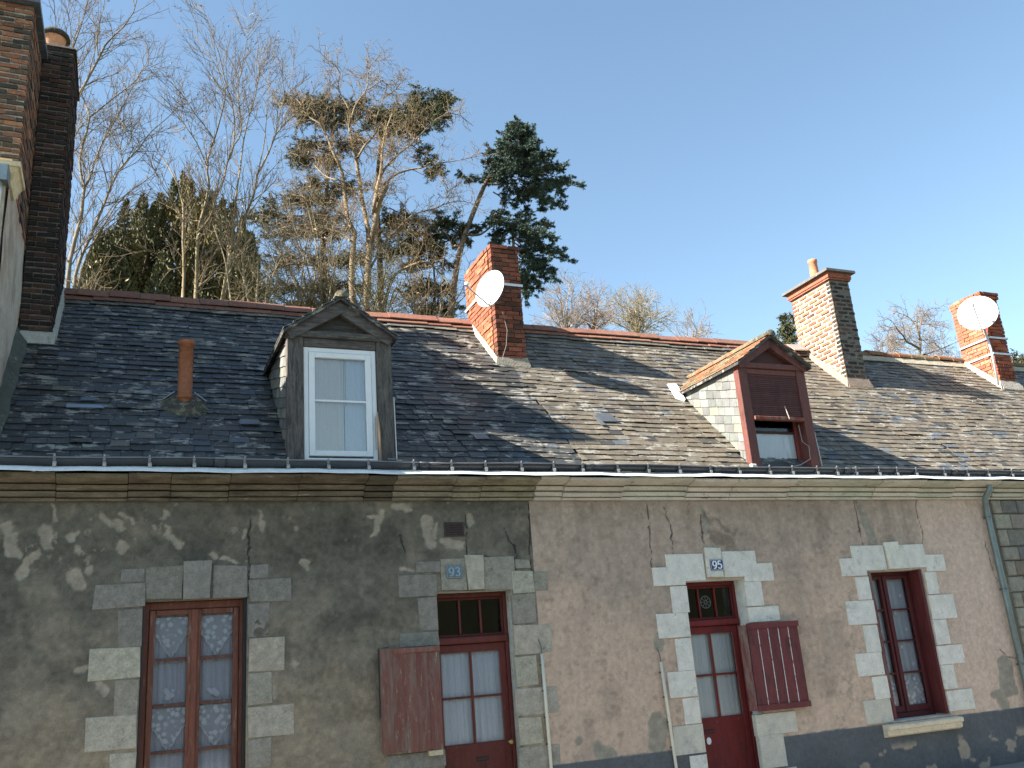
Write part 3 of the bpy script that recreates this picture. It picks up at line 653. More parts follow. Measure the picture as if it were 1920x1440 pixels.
def patch_sheet(px, w, h, c, deck, n=.03):
    q = at_roof(*px); o = MB(); p = lambda dx, dv, n_: tuple(q+np.array([dx,0,0])+RU*dv+RN*n_)
    o.hexa([p(-w/2,-h/2,n),p(w/2,-h/2+.01,n),p(w/2-.03,h/2,n-.01),p(-w/2,h/2,n-.01),p(-w/2,-h/2,n+.006),p(w/2,-h/2+.01,n+.006),p(w/2-.03,h/2,n-.004),p(-w/2,h/2,n-.004)], c); sub(o, 'patch_sheet', M['zinc'], deck)
patch_sheet((1137,786), .26, .26, (.13,.14,.15), deck_b); patch_sheet((1123,792), .08, .30, (.17,.18,.19), deck_b, .036); patch_sheet((902,822), .2, .15, (.15,.15,.155), deck_a)
patch_sheet((160,765), .38, .10, (.24,.28,.32), deck_a, .026); patch_sheet((166,752), .16, .10, (.10,.12,.14), deck_a, .028)
patch_sheet((470,795), .24, .13, (.14,.145,.15), deck_a, .03)
# ridge: two overlapping rows of clay tiles over a row of wide slates
def ridge(x0, x1, deck, seed, skip):
    random.seed(seed)
    x = x0
    while x < x1-.02:
        w = min(random.uniform(.33,.42), x1-x)
        if not any(a < x+w/2 < b for a, b in skip):
            o = MB(); vv = (RIDGE_Y)/math.cos(PITCH_R); dn = random.uniform(.026,.034)+wav(x,vv); lo_ = vv-.29-random.uniform(0,.03)
            p = lambda xx, v_, n_: tuple(np.array([xx,0,EAVE_Z])+RU*v_+RN*n_)
            o.hexa([p(x+.003,lo_,dn),p(x+w-.003,lo_,dn),p(x+w-.003,vv-.06,dn-.012),p(x+.003,vv-.06,dn-.012),p(x+.003,lo_,dn+.008),p(x+w-.003,lo_,dn+.008),p(x+w-.003,vv-.06,dn-.004),p(x+.003,vv-.06,dn-.004)], jit(col(98,94,86,.9),.12))
            sub(o, 'ridge_slate', M['slate'], deck)
        x += w
    for row, (v_lo, v_hi, n_lo, n_hi) in enumerate(((.205,.02,.062,.04),(.10,-.0,.088,.085))):
        x = x0 - (.2 if row else 0)
        while x < x1-.02:
            a = max(x, x0); b = min(x+.40, x1); x += .40
            if b-a < .05 or any(s0 < (a+b)/2 < s1 for s0, s1 in skip): continue
            vv = RIDGE_Y/math.cos(PITCH_R); wv = wav((a+b)/2, vv)+random.uniform(-.004,.004); t = .018
            p = lambda xx, v_, n_: np.array([xx,0,EAVE_Z])+RU*v_+RN*(n_+wv)
            f0 = p(a+.003, vv-v_lo, n_lo); f1 = p(a+.003, vv-v_hi+.0, n_hi)
            # mirror for the back wing
            def mir(q): return np.array([q[0], 2*RIDGE_Y-q[1], q[2]])
            tilt = random.uniform(-.006,.006)
            ap = np.array([a+.003, RIDGE_Y, RIDGE_Z+ (n_hi+wv)/math.cos(PITCH_R)])
            poly = [f0, ap, mir(f0), mir(f0)-np.array([0,0,t]), ap-np.array([0,0,t*1.4]), f0-np.array([0,0,t])]
            o = MB().prism([tuple(q) for q in poly], (b-a-.006,0,tilt), jit(random.choice([col(128,90,74),col(122,84,70),col(118,84,72)]),.12))
            sub(o, 'ridge_tile', M['clay'], deck)
ridge(-.93, C1[0]-.02, deck_a, 61, [])
ridge(C1[1]+.02, C2[0]-.02, deck_b, 62, [(at_roof(1462,655)[0]+.25, at_roof(1462,655)[0]+.25)])
# old half round ridge tiles bedded in mortar on the far house
random.seed(63); x = C2[1]+.03
while x < XC1-.1:
    w = random.uniform(.32,.40); o = MB(); R0 = .12; n_ = 9; dz = random.uniform(-.015,.02)
    ring = []
    for i in range(n_):
        a = math.pi*(i/(n_-1)); ring.append((math.cos(a), math.sin(a)))
    Vv = []
    for k, (xx, rr) in enumerate(((x,R0*1.06),(x+w+.03,R0*.94))):
        for cx_, sz_ in ring: Vv.append((xx, RIDGE_Y-cx_*rr*1.05, RIDGE_Z+.0+dz+sz_*rr-.02))
    for k, (xx, rr) in enumerate(((x,R0*1.06-.018),(x+w+.03,R0*.94-.018))):
        for cx_, sz_ in ring: Vv.append((xx, RIDGE_Y-cx_*rr*1.05, RIDGE_Z+.0+dz+sz_*rr-.02))
    Ff = [(i,i+1,n_+i+1,n_+i) for i in range(n_-1)]+[(2*n_+i,3*n_+i,3*n_+i+1,2*n_+i+1) for i in range(n_-1)]+[(i,2*n_+i,2*n_+i+1,i+1) for i in range(n_-1)]+[(n_+i,n_+i+1,3*n_+i+1,3*n_+i) for i in range(n_-1)]
    o.add(Vv, Ff, jit(random.choice([col(132,88,63),col(121,91,68),col(114,95,73)]),.15))
    if not (C3[0]-.15 < x+w/2 < C3[1]+.15): sub(o, 'ridge_tile', M['moss'], deck_c)
    x += w
s = MB(); s.prism([(C2[1]+.02,RIDGE_Y-.19,RIDGE_Z-.16),(C2[1]+.02,RIDGE_Y-.11,RIDGE_Z-.03),(C2[1]+.02,RIDGE_Y+.11,RIDGE_Z-.03),(C2[1]+.02,RIDGE_Y+.19,RIDGE_Z-.16)], (XC1-C2[1]-.05,0,0), (.36,.32,.25)); sub(s, 'mortar_bed', M['cement'], deck_c)
# end piece of zinc where the clay ridge meets the brick stack
s = MB(); vv = RIDGE_Y/math.cos(PITCH_R); p = lambda xx, v_, n_: tuple(np.array([xx,0,EAVE_Z])+RU*v_+RN*n_)
s.hexa([p(C2[0]-.36,vv-.24,.10),p(C2[0]-.02,vv-.22,.10),p(C2[0]-.02,vv+.02,.10),p(C2[0]-.36,vv+.02,.10),p(C2[0]-.36,vv-.24,.115),p(C2[0]-.02,vv-.22,.13),p(C2[0]-.02,vv+.02,.13),p(C2[0]-.36,vv+.02,.115)], (.36,.35,.34)); sub(s, 'zinc_saddle', M['zinc'], deck_b)

# ------------------------------------------------------------------ clay vent pipe on the dark roof
b = PIPE; hp = at_y(348,640,b[1])[2]-b[2]
s = MB(); c = col(152,96,68)
s.lathe((b[0],b[1],b[2]), [(.075,-.1),(.078,.0),(.078,.05),(.096,.055),(.098,.085),(.082,.09),(.082,hp-.06),(.094,hp-.055),(.096,hp-.01),(.09,hp),(.074,hp),(.070,hp-.3)], 20, c)
vp = P_(s, 'vent_pipe', M['clay'], house_a, True)
s = MB(); nn = 14; ring0 = []; 
Vv = []; 
for k, (rr, hz) in enumerate(((.27,-.01),(.2,.045),(.13,.075),(.07,.09))):
    for i in range(nn):
        a = 2*math.pi*i/nn; dx = rr*math.cos(a)*(1+random.uniform(-.12,.12)); dy = rr*.8*math.sin(a)*(1+random.uniform(-.12,.12))-.03
        Vv.append((b[0]+dx, b[1]+dy, b[2]+TR*dy+hz+random.uniform(-.012,.012)))
s.add(Vv, [(k*nn+i, k*nn+(i+1)%nn, (k+1)*nn+(i+1)%nn, (k+1)*nn+i) for k in range(3) for i in range(nn)], (.07,.062,.05)); sub(s, 'mortar_collar', M['moss'], vp, True)
s = MB(); s.add([(b[0]-.23,b[1]-.02,b[2]-.02*TR+.06),(b[0]-.10,b[1]+.08,b[2]+.08*TR+.09),(b[0]-.12,b[1]+.10,b[2]+.10*TR+.08),(b[0]-.24,b[1]+.01,b[2]+.01*TR+.045)], [(0,1,2,3)], (.3,.3,.3)); sub(s, 'zinc_collar', M['zinc'], vp); s = MB()
s.add([(b[0]+.23,b[1]-.03,b[2]-.03*TR+.06),(b[0]+.10,b[1]+.08,b[2]+.08*TR+.09),(b[0]+.12,b[1]+.10,b[2]+.10*TR+.08),(b[0]+.25,b[1]+.0,b[2]+.0*TR+.045)], [(3,2,1,0)], (.3,.3,.3)); sub(s, 'zinc_collar', M['zinc'], vp)

# ------------------------------------------------------------------ dormers
def bar(mb, a, b, w, y0, y1, c, ext=0.0):
    """timber in the front plane from a to b (x,z), width w to the lower side"""
    a = np.array(a, float); b = np.array(b, float); d = b-a; d /= np.linalg.norm(d); n = np.array([d[1], -d[0]])
    if n[1] > 0: n = -n
    a = a-d*ext; b = b+d*ext
    q = [a+n*w, b+n*w, b, a]
    mb.hexa([(q[0][0],y0,q[0][1]),(q[1][0],y0,q[1][1]),(q[1][0],y1,q[1][1]),(q[0][0],y1,q[0][1]),(q[3][0],y0,q[3][1]),(q[2][0],y0,q[2][1]),(q[2][0],y1,q[2][1]),(q[3][0],y1,q[3][1])], c)
    return mb
def cheek_slates(core, x, side, D, c0, seed, cap=60):
    """slates hung on a dormer cheek at plane x"""
    random.seed(seed); rest = MB(); e = .125; n = 0
    rows = int((D['ze']-D['zb'])/e)+1
    # rows slope up towards the back like the photo: course lines follow a slight fall
    for r in range(-2, rows+3):
        y = -.02-random.uniform(0,.15)
        while y < D['ye']+.1:
            w = random.choice([.15,.17,.19,.21]); a = y+.002; b_ = y+w-.002; y += w
            def zz(t): return D['zb']+r*e+t*.28      # courses rise towards the roof
            a2 = max(a, .012); 
            if b_-a2 < .03: continue
            zt = min(zz(a2)+.15, D['ze']-.01)
            lim = lambda t: EAVE_Z+TR*t-.06
            if zz((a2+b_)/2)+.12 < lim((a2+b_)/2): continue
            if zz(a2) > D['ze']-.03: continue
            o0 = .016+random.uniform(-.002,.003); th = .006; s_ = side
            def q(t, z_, n_): return (x+s_*n_, t, min(z_, D['ze']-.005))
            up = [q(a2,zz(a2)+random.gauss(0,.003),o0),q(b_,zz(b_)+random.gauss(0,.003),o0),q(b_,zz(b_)+.15,.003),q(a2,zz(a2)+.15,.003)]
            lo = [q(a2,zz(a2),o0-th),q(b_,zz(b_),o0-th),q(b_,zz(b_)+.15,.001),q(a2,zz(a2)+.15,.001)]
            cc = jit(random.choice(c0), .12)
            F_ = [(0,1,2,3),(7,6,5,4),(0,4,5,1),(1,5,6,2),(2,6,7,3),(3,7,4,0)]
            if s_ < 0: F_ = [f[::-1] for f in F_]
            if n < cap and side < 0: sub(MB().add(up+lo, F_, cc), 'slate', M['cheek'], core); n += 1
            else: rest.add(up+lo, F_, cc)
    if rest.v: stuff(sub(rest, 'slate_covering', M['cheek'], core))
def dormer(D, h, timber_c, tm, tmh, cheek_c, lit, over, roof_c, roof_m, name, seed, tilt_l=0):
    x0, x1, zb, ze, za, xa = D['x0'], D['x1'], D['zb'], D['ze'], D['za'], D['xa']
    ye, yr = D['ye'], D['yr']
    s = MB()                              # cheeks and back of the dormer box
    for x, t in ((x0+.025,.03),(x1-.055,.03)):
        s.prism([(x,.11,zb-.02),(x,.11,ze-.03),(x,ye+.12,ze-.03)], (t,0,0), dk)
    core = P_(s, name, M['dark'], h)
    # roof planes with thickness: front verge y=-over, eaves overhang
    ov = .055; dxe = ov; sl = (za-ze)/((x1-x0)/2); t = .035
    for sg, xe in ((-1, x0), (1, x1)):
        xo = xe+sg*dxe; zo = ze-sl*dxe+.03
        top = za+.03
        yb_e = (zo-EAVE_Z)/TR+.06; yb_r = (top-EAVE_Z)/TR+.06
        A = [(xo,-over,zo),(xa,-over,top),(xa,yb_r,top),(xo,yb_e,zo)]
        o = MB(); o.hexa([(p_[0],p_[1],p_[2]-t) for p_ in A]+A, (.045,.043,.042) if sg > 0 else (.05,.047,.045))
        sub(o, 'roof_boarding', M['slate'], core)
        # covering pieces in courses from eave to ridge
        random.seed(seed+sg); rows = 6; 
        for r in range(rows):
            f0 = r/rows; f1 = (r+1.25)/rows
            xa0 = xo+(xa-xo)*f0; za0 = zo+(top-zo)*f0; xa1 = xo+(xa-xo)*min(f1,1); za1 = zo+(top-zo)*min(f1,1)
            ybk = yb_e+(yb_r-yb_e)*f0; y = -over-.015
            while y < ybk:
                w = random.uniform(.15,.22); a, b_ = y+.002, min(y+w-.002, ybk+.05); y += w
                l0 = .028+random.uniform(-.004,.006); l1 = .008
                o = MB(); th = .012
                Q = [(xa0-sg*0,a,za0+l0),(xa0,b_,za0+l0),(xa1,b_,za1+l1),(xa1,a,za1+l1)]
                if sg < 0: Q = Q[::-1]
                o.hexa([(p_[0],p_[1],p_[2]-th) for p_ in Q]+Q, jit(random.choice(roof_c), .18))
                sub(o, 'roof_tile', roof_m, core)
    # ridge roll
    y = -over-.03; k = 0
    while y < yr+.15:
        o = MB(); w = .34; n_ = 8; R0 = .062
        Vv = []
        for yy, rr in ((y, R0*1.08), (y+w+.03, R0*.95)):
            for i in range(n_):
                a = math.pi*(-.08+1.16*i/(n_-1)); Vv.append((xa-math.cos(a)*rr*1.15, yy, za+.035+math.sin(a)*rr))
        o.add(Vv, [(i,n_+i,n_+i+1,i+1) for i in range(n_-1)]+[tuple(range(n_)), tuple(range(2*n_-1, n_-1, -1))], jit(col(82,77,69) if k == 0 else random.choice([col(110,92,74),col(132,90,68)]), .15))
        sub(o, 'ridge_tile', M['moss'], core, True); y += w; k += 1
    # front timbers
    pw = D['pw']; c = timber_c
    lw = D['lw']
    for a, b_ in ((x0, x0+pw), (x1-pw, x1)):
        o = MB().chbox((a,-.005+random.uniform(-.004,.004),zb-.1),(b_,.10,ze-.012), .006, jit(c,.1)); sub(o, 'post', tm, core)
    zl1 = ze-.005; zl0 = D['zl']
    o = MB().chbox((x0+pw+.003,.003,zl0),(x1-pw-.003,.09,zl1-.05), .006, jit(c,.1)); sub(o, 'lintel', tmh, core)
    o = MB().chbox((x0-.02,-.03,zl1-.047),(x1+.02,.09,zl1+.035), .01, jit(c,.1)); sub(o, 'cornice_rail', tmh, core)
    rw = D['rw']; apex = (xa, za-.012)
    for sg, xe in ((-1, x0-.03), (1, x1+.03)):
        o = MB(); bar(o, (xe, ze-.012+.03), apex, rw, -.045+.004*sg, .06, jit(c,.1), .0); sub(o, 'rafter', tmh, core)
    o = MB().prism([(x0+.05,.045,ze+.03),(x1-.05,.045,ze+.03),(xa,.045,za-.06)], (0,.02,0), tuple(v*.55 for v in c)); sub(o, 'gable_board', tmh, core)
    # slates on both cheeks
    cheek_slates(core, x0+.022, -1, D, cheek_c, seed+5)
    cheek_slates(core, x1-.022, 1, D, cheek_c, seed+9)
    # lead apron at the foot
    o = MB(); o.hexa([(x0-.03,-.06,zb-.07),(x1+.03,-.06,zb-.07),(x1+.03,.05,zb-.0),(x0-.03,.05,zb-.0),(x0-.03,-.06,zb-.06),(x1+.03,-.06,zb-.06),(x1+.03,.05,zb+.012),(x0-.03,.05,zb+.012)], (.25,.27,.28)); sub(o, 'apron', M['zinc'], core)
    return core
D1.update(pw=.185, lw=.1, zl=at_y(630,652)[2], rw=.135)
D2.update(pw=at_y(1410,780)[0]-at_y(1393,780)[0], lw=.1, zl=at_y(1450,703)[2], rw=.11)
grey_t = col(94,89,84,1.0); red_t = col(100,60,54,1.0)
grey_s = [col(100,102,100),col(112,113,109),col(92,94,93),col(122,118,106),col(106,105,101)]
grey_x = [col(112,111,105),col(124,123,115),col(100,101,96),col(133,128,114),col(116,112,105)]
random.seed(21)
dor1 = dormer(D1, house_a, grey_t, M['oldwood'], M['oldwood_h'], grey_s, True, .10, [col(84,82,78,.9),col(96,92,84,.9)], M['slate'], 'dormer', 400)
dor2 = dormer(D2, house_b, red_t, M['redwood'], M['redwood'], grey_s, True, .10, [col(110,98,80),col(139,88,65),col(128,91,70)], M['moss'], 'dormer', 500)

def curtain(x0, x1, z0, z1, y, c, m, part, folds=9, amp=.012, name='curtain', seed=0, shape=None):
    random.seed(seed+901); n = max(24, int((x1-x0)*90)); V = []; k = 9
    ph = [random.uniform(0,6.28) for _ in range(4)]
    for j in range(k):
        z = z0+(z1-z0)*j/(k-1)
        for i in range(n):
            t = i/(n-1); x = x0+(x1-x0)*t
            d = amp*(math.sin(t*folds*6.28+ph[0]+.5*math.sin(z*2+ph[3]))+.6*math.sin(t*folds*2.1*6.28+ph[1])+.5*math.sin(t*folds*.37*6.28+ph[2]))
            zz = z if shape is None else max(z, shape(t)) if j == 0 else z
            V.append((x, y+d, zz))
    Fq = [(j*n+i, j*n+i+1, (j+1)*n+i+1, (j+1)*n+i) for j in range(k-1) for i in range(n-1)]
    o = np_mesh(name, V, Fq, m, part, flat_col=c, smooth=True); return o
def pane(x0, x1, z0, z1, y, part, m=None):
    return sub(MB().add([(x0,y,z0),(x1,y,z0),(x1,y,z1),(x0,y,z1)], [(0,1,2,3)], (1,1,1)), 'pane', m or M['glass'], part)
def frame_bars(mb, x0, x1, z0, z1, t, y0, y1, c, tb=None, tt=None):
    tb = tb or t; tt = tt or t
    mb.chbox((x0,y0,z0),(x0+t,y1,z1), .005, c); mb.chbox((x1-t,y0,z0),(x1,y1,z1), .005, c)
    mb.chbox((x0+t,y0+.001,z0),(x1-t,y1,z0+tb), .005, c); mb.chbox((x0+t,y0+.001,z1-tt),(x1-t,y1,z1), .005, c); return mb

# white casement in the grey dormer
a = D1['x0']+D1['pw']+.004; b = D1['x1']-D1['pw']-.004; z0 = D1['zb']+.005; z1 = D1['zl']-.004
wc = (.72,.73,.72)
s = frame_bars(MB(), a, b, z0, z1, .055, .02, .09, wc)
wf = sub(s, 'window_frame', M['white'], dor1)
s = frame_bars(MB(), a+.058, b-.058, z0+.075, z1-.06, .068, .008, .075, wc, .062, .062)
sub(s, 'sash', M['white'], dor1)
xi0, xi1, zi0, zi1 = a+.126, b-.126, z0+.137, z1-.122
zm = zi0+(zi1-zi0)*.535
sub(MB().box((xi0,.028,zm-.012),(xi1,.05,zm+.012), wc), 'glazing_bar', M['white'], dor1)
pane(xi0-.01, xi1+.01, zi0-.01, zm-.012, .045, dor1, M['sky_glass']); pane(xi0-.01, xi1+.01, zm+.012, zi1+.01, .045, dor1, M['sky_glass'])
xm = xi0+(xi1-xi0)*.55
curtain(xi0-.03, xm+.02, zi0-.05, zi1+.05, .09, (.78,.70,.58), M['thick'], dor1, 5, .011, seed=1)
curtain(xm+.03, xi1+.03, zi0-.05, zi1+.05, .10, (.72,.76,.80), M['thick'], dor1, 4, .010, seed=2)
curtain(xm-.03, xm+.05, zi0+.55, zi1+.03, .105, (.46,.44,.14), M['thick'], dor1, 3, .01, 'tie_back_curtain', seed=3)
sub(MB().tube([(b-.03,.004,z0+.55),(b-.035,-.006,z0+.4),(b-.03,.0,z0+.15)], .004, 5, (.2,.22,.22)), 'cable', M['paint'], dor1)
# bare raw wood and flaking at the foot of the right post
sub(MB().tube([(D1['x1']-D1['pw']-.01,-.012,z0+.60),(D1['x1']-D1['pw']+.0,-.014,z0+.35),(D1['x1']-D1['pw']+.01,-.014,z0-.02)], [.008,.02,.014], 6, (.42,.27,.18)), 'bare_wood', M['flaked'], dor1)

# red dormer: rolled blind, frame set back, lace curtain
a = D2['x0']+D2['pw']+.003; b = D2['x1']-D2['pw']-.003; z0 = D2['zb']+.03; z1 = D2['zl']-.003
s = MB(); s.box((a-.02,.101,z0),(a,.26,z1+.05), red_t); s.box((b,.101,z0),(b+.02,.26,z1+.05), red_t); s.box((a-.02,.101,z0-.06),(b+.02,.26,z0), red_t); s.box((a-.02,.101,z1+.05),(b+.02,.26,z1+.09), red_t)
sub(s, 'lining', M['redwood'], dor2)
zs = z0+(z1-z0)*.535
nsl = 22; 
for i in range(nsl):
    zz = zs+(z1-zs)*(i+.5)/nsl; hz = (z1-zs)/nsl*.46
    o = MB().hexa([(a+.004,.012,zz-hz),(b-.004,.012,zz-hz),(b-.004,.03,zz-hz+.004),(a+.004,.03,zz-hz+.004),(a+.004,.018,zz+hz),(b-.004,.018,zz+hz),(b-.004,.034,zz+hz),(a+.004,.034,zz+hz)], jit(col(84,50,44,1.0),.15)); sub(o, 'blind_slat', M['redwood'], dor2)
sub(MB().chbox((a+.001,-.03,zs-.05),(b-.001,.04,zs), .006, col(120,62,52)), 'blind_rail', M['flaked'], dor2)
sub(MB().tube([((a+b)/2+.12,-.012,zs+.16),((a+b)/2+.13,-.034,zs+.05),((a+b)/2+.15,-.036,zs-.03)], .006, 5, (.45,.40,.33)), 'blind_cord', M['paint'], dor2)
s = frame_bars(MB(), a, b, z0, z1+.04, .05, .17, .22, col(120,58,50)); s.box((a+.05,.171,zs-.19),(b-.05,.215,zs-.16), col(70,40,36)); sub(s, 'window_frame', M['redwood'], dor2)
pane(a+.045, b-.045, z0+.045, zs-.188, .19, dor2); pane(a+.045, b-.045, zs-.162, z1, .19, dor2)
curtain(a+.02, b-.02, z0+.01, zs-.19, .215, (.84,.86,.88), M['thick'], dor2, 3, .005, 'lace_curtain', seed=5)
for i in range(26):      # raised lace flowers
    random.seed(700+i); px_ = random.uniform(a+.09, b-.09); pz_ = random.uniform(z0+.1, zs-.25); r_ = random.uniform(.012,.028)
    o = MB().lathe((0,0,0), [(r_*.55,0),(r_,.0)], 9, (.8,.8,.8)); o.v = [(px_+v[0], .205-i*.0004, pz_+v[1]) for v in o.v]; sub(o, 'lace_flower', M['paint'], dor2)
sub(MB().tube([(b-.09,.02,zs-.1),(b-.10,-.01,zs-.35),(b-.02,-.035,zs-.42),(b-.03,-.03,zs-.6),(b-.2,-.02,z0+.03),(b-.34,.02,z0+.01)], .005, 5, (.3,.25,.24)), 'cable', M['paint'], dor2)
s = MB(); x = D2['x1']+.03; s.tube([(x,.0,D2['zb']-.05),(x-.02,.02,D2['zb']+.55)], .012, 5, (.36,.33,.30)); sub(s, 'lead_strip', M['zinc'], dor2)
s = MB(); x = D1['x1']+.02; s.tube([(x,.0,D1['zb']-.05),(x-.005,.02,D1['zb']+.8)], .010, 5, (.5,.48,.45)); sub(s, 'lead_strip', M['zinc'], dor1)
# bright valley flashing at the back of the red dormer's eave
D = D2; ye_ = (D['ze']-EAVE_Z)/TR; x = D['x0']
pr = lambda xx, yy, n_: tuple(np.array([xx,yy,EAVE_Z+TR*yy])+RN*n_)
s = MB(); s.hexa([pr(x-.17,ye_-.14,.02),pr(x-.07,ye_-.20,.02),pr(x+.02,ye_+.14,.04),pr(x-.07,ye_+.2,.03),pr(x-.17,ye_-.14,.03),pr(x-.06,ye_-.20,.06),pr(x+.03,ye_+.14,.09),pr(x-.07,ye_+.2,.04)], (.72,.71,.70)); sub(s, 'valley_flashing', M['bright'], dor2)
sub(MB().chbox((D2['x0']-.06,-.075,D2['zb']-.03),(D2['x0']+.02,-.03,D2['zb']+.05), .008, (.7,.68,.64)), 'flashing_corner', M['bright'], dor2)

# ------------------------------------------------------------------ tall brown window of the grey house
bw = col(112,66,50,1.0); bw2 = col(100,62,50,1.0)
a, b, z0, z1 = WIN_L; y0 = .13
win = P_(frame_bars(MB(), a+.003, b-.003, z0, z1-.004, .062, y0, y0+.07, bw, .08, .075), 'window', M['brownwood'], house_a)
xm = (a+b)/2; st = .055
zt = z1-.083; zbm = z0+.085
for k, (l, r) in enumerate(((a+.067, xm-.004), (xm+.004, b-.067))):
    s = MB(); c = jit(bw, .1)
    s.chbox((l,y0-.012,zbm),(l+(st if k == 0 else st*1.1),y0+.045,zt), .006, c); s.chbox((r-(st*1.1 if k == 0 else st),y0-.012,zbm),(r,y0+.045,zt), .006, c)
    s.chbox((l+st*1.1,y0-.010,zbm),(r-st*1.1,y0+.044,zbm+.09), .006, c); s.chbox((l+st*1.1,y0-.010,zt-.05),(r-st*1.1,y0+.044,zt), .006, c)
    sub(s, 'casement', M['brownwood'], win)
    gl0, gl1 = l+st*1.1, r-st*1.1; gz0, gz1 = zbm+.09, zt-.05; ph = (gz1-gz0)/4
    for i in range(4):
        pane(gl0-.005, gl1+.005, gz0+i*ph+(.012 if i else 0), gz0+(i+1)*ph-(.012 if i < 3 else 0), y0+.018, win)
        if i: sub(MB().chbox((gl0,y0-.004,gz0+i*ph-.014),(gl1,y0+.03,gz0+i*ph+.014), .004, jit(bw2,.15)), 'glazing_bar', M['brownwood'], win)
    curtain(gl0-.03, gl1+.03, gz0-.02, gz1+.02, y0+.085, (.74,.74,.82), M['net'], win, 6, .012, 'net_curtain', seed=10+k)
    for i, zc in enumerate((gz1, gz0+2*ph-.01+ph*.0+0)):     # scalloped lace panels
        w_ = gl1-gl0; n_ = 21; Vv = []; top = zc-.02
        for j in range(n_):
            t = j/(n_-1); dep = .16+.24*(1-abs(2*t-1)); dep += .012*math.sin(t*40)
            Vv += [(gl0+w_*t, y0+.045+.004*math.sin(t*9), top), (gl0+w_*t, y0+.045+.006*math.sin(t*9), top-dep)]
        F_ = [(2*j,2*j+1,2*j+3,2*j+2) for j in range(n_-1)]
        np_mesh('lace_panel', Vv, F_, M['lace'], win, flat_col=(.80,.80,.84))
        hem = MB(); hem.tube([Vv[2*j+1] for j in range(n_)], .006, 5, (.8,.8,.84)); sub(hem, 'lace_hem', M['paint'], win)
    # rosette of lace lower on each curtain
    for zc in (gz0+2.25*ph, gz0+.3*ph):
        o = MB(); random.seed(int(zc*100)+k)
        for q in range(9):
            ang = random.uniform(0,6.28); rr = random.uniform(.01,.07); r_ = random.uniform(.016,.03)
            cx_ = (gl0+gl1)/2+math.cos(ang)*rr; cz_ = zc+math.sin(ang)*rr*.9
            pts = [(cx_+r_*math.cos(6.28*i/8), y0+.06-q*.0012, cz_+r_*math.sin(6.28*i/8)) for i in range(8)]
            o.add(pts, [tuple(range(8))[::-1]], (.8,.8,.86))
        sub(o, 'lace_rosette', M['thick'], win)
sub(MB().box((b-.03,.03,z0),(b-.004,y0-.014,z1-.004), (.03,.028,.026)), 'shutter_edge', M['redwood'], win)
sub(MB().box((a+.004,.03,z0),(a+.028,y0-.014,z1-.004), (.07,.04,.035)), 'shutter_edge', M['redwood'], win)
sub(MB().chbox((xm-.03,y0-.03,zbm),(xm+.03,y0-.0125,zt), .008, jit(bw,.1)), 'meeting_stile', M['brownwood'], win)

